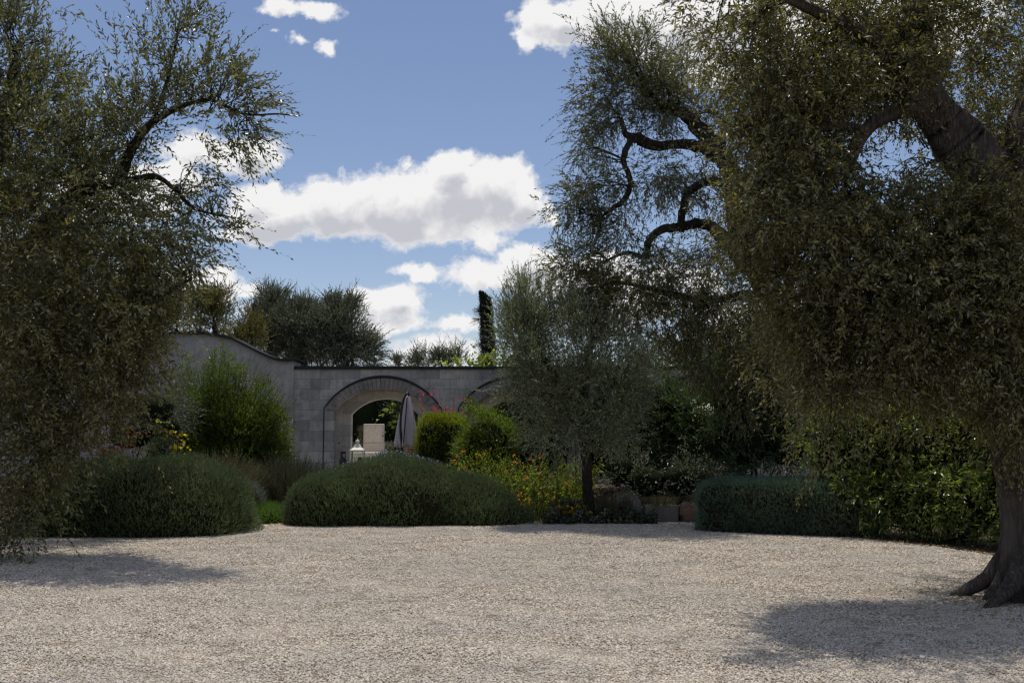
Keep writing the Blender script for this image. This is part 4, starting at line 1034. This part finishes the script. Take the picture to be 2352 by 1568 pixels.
for s_ in sd: sprigs(M, s_ + rnd(40, .06), rnd(40, .4) + [-1, 0, .1], .35, 8, .07, .02, 'cypress', .6, .2)
M.build('crown', r_)
# tall dark planting beyond the arches
leafbush('tall_dark_hedge', 'tall very dark evergreen screen seen through the arches', 'hedge',
         [(770 + 60 * k, 965 + (k % 2) * 10, 33 + (k % 3) * .4, 60, 88, .9, 520, (0, 0, .3)) for k in range(9)], pt(950, .4, 33), 'darktree', .09, .045, 7, .3, core=.9, nst=12)
mound('pale_topped_shrub', 'low leafy shrub behind the stone pillar with sunlit pale leaf tips', 'shrub', [(pt(870, .4, 30.6), (1.2, .5, .95), 3, 0)], 1800, 'pale', .05, .025, 6, .16, 'core_g')

# ------------------------------------------------------------------ slim olive in the middle
b = pt(1355, 0, 18.75); r_ = root('slim_olive', b, 'slim young olive tree with a single straight trunk in the bed at the gravel edge', 'tree')
P = [pt(1356, -.03, 18.75), at(1353, 1160, 18.75), at(1349, 1100, 18.75), at(1348, 1040, 18.75), at(1340, 980, 18.8), at(1330, 930, 18.8)]
pp, rr = smooth_path(P, [.15, .11, .088, .082, .08, .07], 6, .05); M = MB(); M.tube(pp, rr, 'bark_d', 14, gnarl(4, .12)); M.build('trunk', r_)
Ls = [pp[20:]]
for k, (pts, rad) in enumerate((([(1332, 940, 18.8), (1290, 880, 18.7), (1235, 800, 18.5), (1210, 730, 18.5)], (14, 10, 6, 2)), ([(1336, 950, 18.8), (1345, 870, 18.9), (1360, 780, 19.1), (1370, 700, 19.1)], (14, 10, 6, 2)),
                     ([(1340, 975, 18.8), (1390, 910, 18.7), (1440, 850, 18.6), (1465, 800, 18.6)], (12, 9, 5, 2)), ([(1340, 1000, 18.8), (1290, 950, 18.6), (1245, 920, 18.3)], (8, 6, 2)))):
    Ls.append(limb('limb', r_, pts, rad, 'bark_d', 20 + k, 8))
crown(r_, [(1200, 790, 18.5, 62, 80, .9, 520, (-.1, 0, .9)), (1195, 710, 18.5, 42, 55, .6, 180, (0, 0, 1.2)), (1290, 760, 18.8, 80, 80, 1.1, 560, (0, 0, .8)), (1390, 780, 18.9, 85, 75, 1.1, 520, (.1, 0, .8)),
            (1240, 890, 18.5, 85, 75, .9, 620, (-.1, 0, .4)), (1340, 880, 18.7, 100, 85, 1.1, 720, (0, 0, .5)), (1430, 880, 18.6, 65, 80, .9, 480, (.2, 0, .5)), (1275, 985, 18.4, 75, 60, .7, 420, (0, 0, .1)), (1400, 970, 18.6, 80, 60, .8, 430, (.1, 0, .1)),
            (1180, 760, 18.4, 30, 50, .5, 120, (-.3, 0, .9)), (1205, 670, 18.4, 24, 30, .3, 50, (0, 0, 2)), (1165, 740, 18.4, 20, 30, .3, 40, (-.2, 0, 2)), (1250, 690, 18.6, 30, 34, .3, 60, (.1, 0, 2)), (1320, 690, 18.8, 30, 30, .3, 50, (0, 0, 2))],
      Ls, .062, .018, 14, .34, 'olive_s', droop=.12, dens=1.6, jit=.42, spread=.6)

# ------------------------------------------------------------------ back olive with bare twisting limbs
d0 = 16.6
b = pt(1895, 0, 20.9); r_ = root('leaning_olive', b, 'old olive behind with dark bare twisting limbs reaching left against the sky', 'tree')
P = [pt(1905, -.05, 20.9), at(1890, 1050, 20.9), at(1865, 900, 20.8), at(1830, 790, 20.5), at(1785, 700, 20.2), at(1735, 615, 20.0)]
pp, rr = smooth_path(P, [.42, .30, .27, .25, .22, .20], 7, .04); M = MB(); M.tube(pp, rr, 'bark_d', 20, gnarl(5, .16)); M.build('trunk', r_)
Ls = [pp[25:]]
A_ = [([(1735, 615, 17.0), (1705, 545, 16.9), (1692, 480, 16.8), (1680, 410, 16.7), (1652, 350, 16.6), (1610, 300, 16.5), (1565, 262, 16.4), (1520, 245, 16.4), (1495, 215, 16.3)], (28, 27, 25, 24, 20, 18, 15, 10, 4)),
      ([(1665, 378, 16.6), (1625, 342, 16.5), (1570, 330, 16.4), (1515, 335, 16.3), (1465, 318, 16.2), (1440, 308, 16.2), (1425, 270, 16.1)], (16, 14, 12, 12, 12, 8, 4)),
      ([(1452, 318, 16.2), (1440, 340, 16.1), (1432, 370, 16.1), (1448, 415, 16.0), (1436, 455, 16.0), (1408, 478, 15.9), (1370, 505, 15.9)], (8, 7, 6.5, 7, 6, 5, 2)),
      ([(1690, 470, 16.8), (1660, 425, 16.6), (1620, 418, 16.5), (1582, 440, 16.4), (1568, 480, 16.4), (1562, 520, 16.3)], (12, 10, 9, 9, 9, 8)),
      ([(1735, 625, 17.0), (1680, 565, 16.8), (1640, 525, 16.6), (1600, 512, 16.5), (1565, 522, 16.4), (1525, 525, 16.3), (1492, 550, 16.2), (1482, 590, 16.1), (1440, 580, 16.1), (1390, 600, 16.0)], (17, 15, 13, 12, 11, 9, 8, 6, 4, 2)),
      ([(1790, 700, 17.2), (1720, 680, 16.9), (1640, 690, 16.6), (1560, 680, 16.4), (1480, 660, 16.3), (1380, 640, 16.2)], (14, 11, 9, 7, 5, 2)),
      ([(1700, 520, 16.9), (1760, 430, 17.0), (1790, 330, 17.0), (1800, 240, 17.0)], (16, 13, 10, 5))]
for k, (pts, rad) in enumerate(A_): Ls.append(limb('limb', r_, pts, rad, 'bark_d', 40 + k, 14, amp=.2, wob=.14, dd=3.0))
L1 = (-.35, 0, -.35)
crown(r_, [(1400, 130, 16.3, 62, 52, .7, 150, (-.2, 0, .9)), (1360, 75, 16.3, 24, 26, .3, 22, (-.3, 0, 1)), (1480, 130, 16.3, 80, 62, .9, 260, (0, 0, .8)), (1440, 200, 16.3, 90, 66, .9, 380, (-.2, 0, .2)), (1385, 250, 16.2, 58, 70, .7, 230, (-.4, 0, -.2)),
            (1560, 200, 16.5, 80, 75, .9, 260, (0, 0, .7)), (1630, 230, 16.6, 60, 80, .9, 150, (.1, 0, .8)), (1520, 270, 16.3, 80, 45, .7, 190, (0, 0, -.2)), (1350, 340, 16.2, 42, 40, .5, 60, L1),
            (1400, 420, 16.0, 85, 75, .8, 190, L1), (1320, 450, 15.9, 45, 40, .4, 75, L1), (1290, 500, 15.9, 34, 40, .3, 34, L1), (1510, 420, 16.3, 70, 80, .9, 170, (0, 0, -.5)), (1600, 380, 16.4, 60, 50, .8, 90, (0, 0, -.3)),
            (1420, 530, 16.0, 95, 50, .8, 210, L1), (1610, 470, 16.5, 60, 40, .7, 75, (0, 0, -.3)), (1640, 600, 16.6, 95, 70, .8, 260, (0, 0, -.4)), (1500, 620, 16.1, 100, 50, .8, 260, (-.1, 0, -.2)),
            (1330, 590, 15.9, 60, 26, .4, 80, (-.5, 0, -.2)), (1760, 380, 17.0, 70, 100, 1., 300, (0, 0, .3)), (1780, 540, 17.1, 70, 80, 1., 330, (0, 0, 0)), (1700, 250, 16.9, 60, 60, .8, 130, (0, 0, .6))],
      Ls, .085, .026, 12, .42, 'olive', droop=.25, bl=6, br=.014, tr=.003, dd=3.0, dens=1.4, spr=.17)
crown(r_, [(1330, 650, 15.8, 70, 50, .6, 260, (-.3, 0, .1)), (1420, 690, 16.0, 95, 60, .8, 420, (-.1, 0, 0)), (1530, 720, 16.2, 100, 70, .9, 480, (0, 0, -.2)), (1640, 730, 16.4, 100, 80, .9, 520, (0, 0, -.3)), (1290, 620, 15.8, 40, 26, .4, 70, (-.5, 0, .2)),
            (1640, 830, 16.3, 60, 60, .6, 260, (0, 0, -.6)), (1740, 780, 16.8, 80, 90, .9, 420, (0, 0, -.4)), (1560, 800, 16.3, 45, 50, .5, 140, (0, 0, -.5)), (1760, 900, 16.8, 50, 60, .6, 200, (0, 0, -.6)), (1700, 900, 16.2, 35, 70, .4, 160, (0, 0, -.7))],
      Ls, .08, .026, 13, .40, 'olive_b', droop=.3, bl=7, br=.012, name='lower_crown', tr=.003, dd=3.0, dens=.95)

# ------------------------------------------------------------------ great olive on the right
b = pt(2394, 0, 9.95); r_ = root('great_olive', b, 'great old olive with a thick flared trunk on the gravel at the right edge', 'tree')
P = [b + [0, 0, -.06], b + [0, 0, .02], b + [-.01, 0, .12], b + [-.02, 0, .3], b + [-.02, 0, .6], b + [-.03, .02, 1.1], at(2345, 900, 10.0), at(2325, 740, 10.0), at(2305, 600, 10.0), at(2275, 470, 10.0)]
R = [.56, .54, .46, .37, .325, .31, .31, .30, .30, .27]
pp, rr = smooth_path(P, R, 14, .0)
def flare(a, t, i):
    z = pp[i][2]; f_ = math.exp(-max(z, 0) / .28)
    w_ = a + .12 * np.sin(3.1 * z + 2 * a) + .06 * np.sin(9 * z + 5 * a)
    ridge = -.035 * np.abs(np.sin(4.5 * w_ + 1.1 * z)) ** .5 - .028 * np.abs(np.sin(9.5 * w_ - .8 * z + 1)) ** .5 - .016 * np.abs(np.sin(17.5 * w_ + 2.1 * z + 2)) ** .6 + .012 * np.sin(23 * z + 6 * a) * np.sin(7 * a)
    return 1.05 + ridge + f_ * .24 * np.sin(5 * a + .6) + f_ * .14 * np.sin(11 * a + 2) + .07 * np.sin(6 * a + z * 1.6) + .045 * np.sin(13 * a - z * 2.2) + .02 * np.sin(29 * a + z * 5)
M = MB(); M.tube(pp, rr, 'bark', 180, flare); M.build('trunk', r_)
# surface roots
for k, (ax_, ln) in enumerate(((2.85, .6), (3.7, .75), (4.4, .62), (5.3, .7), (.3, .8), (1.4, .7))):
    dx, dy = math.cos(ax_), math.sin(ax_); pts = [b + [dx * .30, dy * .30, .42], b + [dx * .46, dy * .46, .20], b + [dx * (.52 + ln * .25), dy * (.52 + ln * .25), .07], b + [dx * (.45 + ln * .62), dy * (.45 + ln * .62), -.01], b + [dx * (.4 + ln * .85), dy * (.4 + ln * .85), -.05]]
    P2, R2_ = smooth_path(pts, [.09, .085, .06, .035, .012], 6, .03); M = MB(); M.tube(P2, R2_, 'bark', 14, gnarl(60 + k, .08)); M.build('root', r_)
# dark lump, painted shade of a hole in the trunk foot
hc = b + np.array([-.11, -.53, .20]); V = []
M = MB(); M.lathe([(.001, -.16), (.05, -.14), (.075, -.06), (.08, .03), (.06, .12), (.03, .17), (.001, .18)], 'core', hc, 14); M.build('hollow_shade', r_)
Ls = [pp[60::3]]
B_ = [([(2290, 500, 10.0), (2262, 420, 9.95), (2215, 345, 9.9), (2165, 285, 9.85), (2132, 240, 9.8), (2112, 170, 9.8), (2105, 60, 9.8), (2090, -60, 9.8)], (58, 60, 56, 50, 46, 38, 32, 24)),
      ([(2150, 275, 9.85), (2095, 250, 9.75), (2045, 262, 9.7), (2000, 290, 9.65), (1965, 335, 9.6), (1948, 395, 9.55), (1940, 450, 9.5)], (22, 20, 18, 16, 16, 10, 4)),
      ([(2310, 720, 10.0), (2230, 660, 9.7), (2150, 625, 9.4), (2080, 640, 9.2), (2000, 660, 9.1), (1900, 640, 9.0)], (28, 22, 18, 14, 10, 4)),
      ([(2290, 480, 10.0), (2340, 330, 10.1), (2400, 150, 10.2), (2440, -60, 10.4)], (45, 38, 30, 20)),
      ([(2110, 150, 9.8), (2010, 90, 9.6), (1900, 40, 9.4), (1780, -10, 9.2), (1660, -10, 9.1)], (22, 18, 14, 9, 4)),
      ([(1990, 300, 9.6), (1900, 290, 9.4), (1820, 340, 9.2), (1760, 420, 9.1)], (12, 10, 7, 3)),
      ([(2340, 880, 10.0), (2440, 760, 9.9), (2560, 650, 9.8), (2700, 520, 9.8)], (30, 26, 20, 12)),
      ([(2310, 620, 10.0), (2330, 560, 10.8), (2250, 450, 11.8), (2150, 350, 12.4)], (34, 28, 20, 10))]
for k, (pts, rad) in enumerate(B_): Ls.append(limb('limb', r_, pts, rad, 'bark', 80 + k, 28, amp=.13, seg=10, wob=.03))
DN = (-.1, 0, -.3)
crown(r_, [(1620, 30, 9.1, 70, 70, .5, 130, (-.5, 0, -.2)), (1720, 60, 9.2, 100, 90, .8, 400, (-.2, 0, -.2)), (1850, 80, 9.4, 120, 110, .9, 560, (0, 0, -.1)), (2000, 90, 9.5, 120, 110, .9, 950, (0, 0, 0)), (2200, 70, 9.6, 110, 110, 1., 560, (0, 0, 0)), (2330, 110, 9.7, 90, 130, 1., 260, (0, 0, 0)),
            (1760, 220, 9.2, 85, 110, .7, 620, (-.2, 0, -.5)), (1880, 230, 9.3, 90, 100, .8, 760, DN), (2040, 190, 9.3, 100, 60, .7, 420, (0, 0, -.2)), (1800, 390, 9.2, 90, 110, .7, 720, DN), (1880, 380, 9.2, 50, 80, .6, 350, DN),
            (1700, 330, 9.2, 45, 70, .4, 90, (-.4, 0, -.3)), (1740, 520, 9.1, 70, 90, .6, 420, DN), (1850, 530, 9.2, 90, 110, .7, 760, DN), (1990, 540, 9.2, 90, 90, .7, 720, DN), (2100, 560, 9.2, 90, 90, .7, 620, DN), (2060, 450, 10.6, 80, 50, .5, 110, (0, 0, 0)), (2210, 500, 9.2, 80, 60, .5, 300, DN), (2310, 430, 9.2, 60, 60, .5, 200, DN), (2180, 400, 11, 60, 50, .4, 70, (0, 0, 0)),
            (2120, 110, 8.9, 60, 60, .3, 110, (0, 0, -.2)), (2250, 480, 8.8, 70, 70, .3, 260, DN), (2330, 640, 8.7, 60, 110, .3, 330, DN), (2330, 850, 8.6, 50, 110, .3, 260, DN), (2230, 600, 9.2, 90, 100, .6, 640, DN), (2340, 560, 9.3, 70, 130, .6, 520, DN), (2340, 350, 9.4, 60, 90, .7, 330, (0, 0, -.2)),
            (1850, 680, 9.1, 90, 90, .6, 640, DN), (1980, 700, 9.0, 100, 100, .6, 760, DN), (2110, 720, 9.0, 100, 100, .6, 760, DN), (2240, 740, 9.0, 100, 110, .6, 760, DN), (2350, 760, 9.0, 70, 130, .5, 520, DN)],
      Ls, .066, .0225, 13, .32, 'olive_b', spread=.85, droop=.2, bl=8, br=.010, fruit=.05, dd=.55, rmk=1.6, dens=.86, jit=.5, per=34, spr=.15)
DN = (-.05, 0, -.6)
crown(r_, [(1880, 820, 9.0, 70, 90, .5, 420, DN), (1980, 820, 8.9, 90, 80, .5, 520, DN), (2090, 820, 8.9, 90, 80, .5, 480, DN), (2200, 830, 8.9, 90, 80, .5, 430, DN), (2300, 860, 8.9, 60, 90, .4, 280, DN), (1870, 940, 8.9, 36, 80, .3, 130, DN),
            (1890, 1030, 8.9, 26, 50, .25, 36, DN), (2230, 980, 8.9, 50, 60, .3, 40, DN), (2310, 1020, 8.9, 22, 80, .2, 40, DN), (2080, 950, 8.9, 60, 40, .3, 45, DN), (2330, 960, 8.8, 40, 80, .3, 90, DN),
            (2500, 300, 10, 120, 250, 1.6, 1100, (0, 0, 0)), (2600, 700, 10, 150, 250, 1.6, 1000, (0, 0, -.4)), (2150, 200, 11.6, 250, 130, 1.0, 1100, (0, 0, .2)), (2200, 500, 11.5, 160, 140, .7, 500, (0, 0, -.2)), (2250, -150, 10, 300, 150, 1.6, 800, (0, 0, .5)), (1850, -100, 9.6, 200, 100, 1.2, 600, (0, 0, .5))],
      Ls, .066, .0225, 13, .32, 'olive_b', spread=.85, droop=.25, bl=8, br=.010, fruit=.03, name='hanging_crown', dd=.6, rmk=1.5, dens=.78, jit=.5, per=34, spr=.15)

# ------------------------------------------------------------------ near olive on the left
b = pt(-160, 0, 15.8); r_ = root('near_olive', b, 'olive tree at the left edge whose fruit-bearing branches reach in against the sky', 'tree')
P = [b + [0, 0, -.05], b + [.0, 0, .3], b + [.05, 0, 1.0], at(-140, 900, 15.6), at(-100, 780, 15.3)]
pp, rr = smooth_path(P, [.42, .30, .25, .23, .2], 6, .05); M = MB(); M.tube(pp, rr, 'bark_d', 24, gnarl(9, .14)); M.build('trunk', r_)
Ls = [pp[12:]]
C_ = [([(-100, 790, 12.4), (-20, 680, 12.0), (80, 560, 11.5), (160, 460, 11.1), (225, 432, 11.0), (272, 415, 10.9), (290, 370, 10.8), (312, 325, 10.7), (350, 282, 10.6), (400, 252, 10.5), (440, 235, 10.5)], (42, 34, 26, 18, 14, 13, 12, 11, 9, 6, 3)),
      ([(268, 418, 10.9), (310, 412, 10.8), (355, 405, 10.7), (390, 425, 10.6), (450, 480, 10.5), (540, 500, 10.4)], (9, 8, 7, 5, 3, 1.5)),
      ([(-60, 740, 12.2), (-40, 520, 11.6), (0, 300, 11.2), (40, 120, 11)], (26, 22, 16, 8)),
      ([(-100, 800, 12.4), (60, 780, 11.6), (200, 760, 11.2), (330, 700, 10.9), (440, 640, 10.7)], (20, 16, 12, 8, 3)),
      ([(-120, 850, 12.6), (-20, 900, 11.6), (60, 960, 10.9), (120, 1040, 10.6)], (18, 14, 9, 4)),
      ([(350, 285, 10.6), (380, 200, 10.6), (400, 120, 10.5), (415, 30, 10.5)], (5, 4, 3, 1.5)),
      ([(400, 252, 10.5), (480, 230, 10.4), (560, 262, 10.3), (640, 262, 10.2), (683, 268, 10.2)], (5, 4, 3, 2, 1))]
for k, (pts, rad) in enumerate(C_): Ls.append(limb('limb', r_, pts, rad, 'bark_d', 100 + k, 12, amp=.1, dd=3.0))
U = (.25, 0, .9)
crown(r_, [(20, 90, 10.9, 55, 90, .8, 230, (.1, 0, .9)), (10, 220, 10.9, 110, 100, 1., 620, U), (110, 200, 10.7, 55, 70, .6, 130, (.4, 0, 1)), (60, 330, 10.7, 120, 90, 1., 700, U), (150, 330, 10.7, 70, 80, .8, 300, (.3, 0, .9)), (135, 90, 10.7, 14, 70, .2, 14, (.1, 0, 1.3)),
            (220, 290, 10.6, 70, 65, .7, 220, U), (300, 240, 10.5, 60, 65, .6, 150, (0, 0, 1)), (370, 160, 10.5, 55, 75, .5, 130, (.1, 0, 1.1)), (420, 70, 10.5, 55, 75, .4, 110, (.1, 0, 1.3)), (310, 110, 10.5, 34, 50, .3, 16, (-.5, 0, 1)), (400, 250, 10.5, 70, 50, .6, 170, (.3, 0, .6)),
            (480, 180, 10.4, 60, 60, .5, 120, (.4, 0, .9)), (530, 230, 10.4, 60, 50, .5, 120, (.8, 0, .3)), (590, 265, 10.3, 45, 32, .3, 42, (1.2, 0, 0)), (500, 290, 10.4, 70, 38, .5, 90, (.5, 0, -.5)), (560, 330, 10.3, 36, 40, .3, 24, (.5, 0, -.7)), (530, 120, 10.4, 30, 40, .3, 22, (.6, 0, 1)),
            (160, 430, 10.6, 130, 80, 1., 560, (.3, 0, .4)), (330, 330, 10.5, 60, 50, .6, 120, (.2, 0, .3)), (440, 390, 10.4, 50, 55, .4, 52, (.6, 0, -.6)), (500, 440, 10.3, 38, 40, .3, 26, (.7, 0, -.5)), (360, 470, 10.5, 60, 40, .5, 110, (.4, 0, -.2)),
            (440, 510, 10.4, 60, 36, .4, 70, (.9, 0, -.3)), (530, 520, 10.3, 34, 22, .2, 22, (1.1, 0, -.3)), (270, 520, 10.5, 110, 70, .9, 440, (.4, 0, 0)), (380, 560, 10.5, 60, 50, .5, 130, (.7, 0, -.3)), (450, 600, 10.4, 40, 26, .3, 34, (1, 0, -.4)), (390, 650, 10.5, 50, 40, .4, 100, (.7, 0, -.4))],
      Ls, .088, .031, 12, .42, 'olive', spread=.75, droop=.10, bl=6, br=.009, fruit=.35, dd=3.0, rmk=1.1, dens=.64, per=18, spr=.15, jit=.45)
D2 = (.35, 0, -.35)
crown(r_, [(60, 520, 10.5, 150, 120, 1., 1000, (.3, 0, 0)), (230, 640, 10.5, 130, 90, .9, 800, D2), (60, 700, 10.4, 150, 120, 1., 1100, D2), (320, 720, 10.5, 70, 60, .6, 260, D2), (200, 800, 10.4, 140, 100, .8, 900, D2), (290, 850, 10.4, 60, 70, .5, 240, D2), (30, 860, 10.3, 130, 110, .8, 800, D2),
            (170, 930, 10.2, 110, 80, .6, 500, D2), (260, 960, 10.2, 50, 50, .4, 90, D2), (60, 1000, 10.1, 110, 80, .6, 460, D2), (150, 1050, 10.1, 60, 50, .4, 120, D2), (30, 1120, 10.0, 80, 70, .4, 240, D2), (90, 1160, 10.0, 60, 40, .3, 70, (.7, 0, -.3)), (20, 1210, 9.9, 50, 50, .3, 80, (.2, 0, -.8)), (10, 1300, 9.9, 18, 50, .15, 14, (0, 0, -1.2)),
            (-150, 300, 11.5, 150, 250, 1.8, 1000, (0, 0, .6)), (-200, 700, 12.0, 180, 250, 2.2, 1000, (0, 0, 0)), (120, 560, 13.6, 220, 140, 1.0, 1100, (0, 0, 0)), (330, 640, 13.4, 100, 70, .8, 330, (0, 0, 0)), (190, 640, 14.4, 240, 110, .9, 1000, (0, 0, 0)), (150, 380, 13.4, 150, 90, .8, 220, (0, 0, 0)), (-60, -150, 11.5, 200, 130, 1.6, 600, (0, 0, .8)), (60, 500, 12.8, 200, 160, 1.3, 700, (0, 0, .2)), (20, 800, 13.2, 200, 120, 1.2, 600, (0, 0, -.2))],  # rear blobs, mostly unseen, added to carry the crown's shadow further back
      Ls, .088, .031, 13, .38, 'olive_b', spread=.85, jit=.8, droop=.18, bl=8, br=.009, fruit=.06, name='lower_crown', dd=3.0, dens=.66, rmk=1.4, per=30, spr=.18)

# ------------------------------------------------------------------ litter on the gravel
M = MB(); n = 1100; y = 6.5 + 12 * RNG.random(n); x = (RNG.random(n) * 2 - 1) * y * .56
k = inside_edge(x, y); P = np.stack([x, y, np.full(n, .022)], 1)[k]
th = RNG.random(1500) * 6.283; q_ = .45 + np.abs(RNG.normal(0, .9, 1500)); P = np.concatenate([P, np.stack([pt(2372, 0, 9.95)[0] + np.cos(th) * q_, 9.95 + np.sin(th) * q_, np.full(1500, .022)], 1)])
add_leaves(M, P, rnd(len(P)) * [1, 1, .15], .05, .016, 'dryleaf', flat=6)
M.build('leaf_litter', kind='stuff', label='dry olive leaves scattered over the gravel', cat='leaf litter')
M = MB(); n = 5000; y = RNG.random(n); E = np.array(epts); xx = -12 + 24 * RNG.random(n)
oo = np.argsort(E[:, 0]); yy = np.interp(xx, E[oo, 0], E[oo, 1]) + RNG.normal(0, .13, n) + .05
add_leaves(M, np.stack([xx, yy, .012 + .02 * RNG.random(n)], 1), rnd(n) * [1, 1, .2], .05, .018, 'dryleaf', flat=4)
M.build('bed_edge_litter', kind='stuff', label='brown leaf litter along the edge of the planting beds', cat='leaf litter')

GR = {'rosemary_mound': 'rosemary bushes along the gravel', 'lavender_tuft': 'lavender tufts behind the rosemary', 'flowering_plant': 'orange-flowered plants in the middle bed', 'marigold_clump': 'yellow-orange flower clumps at the gravel edge',
      'rock': 'stones along the gravel edge', 'oleander': 'oleanders at the back right', 'golden_tree': 'golden trees beyond the wall', 'low_tuft_bush': 'low tufts by the slim olive'}
for o in list(COL.objects):
    k = o.name.split('.')[0]
    if o.parent is None and k in GR and not o.get('group'): o['group'] = GR[k]
    if o.parent is None and k == 'golden_tree': o['group'] = GR[k]
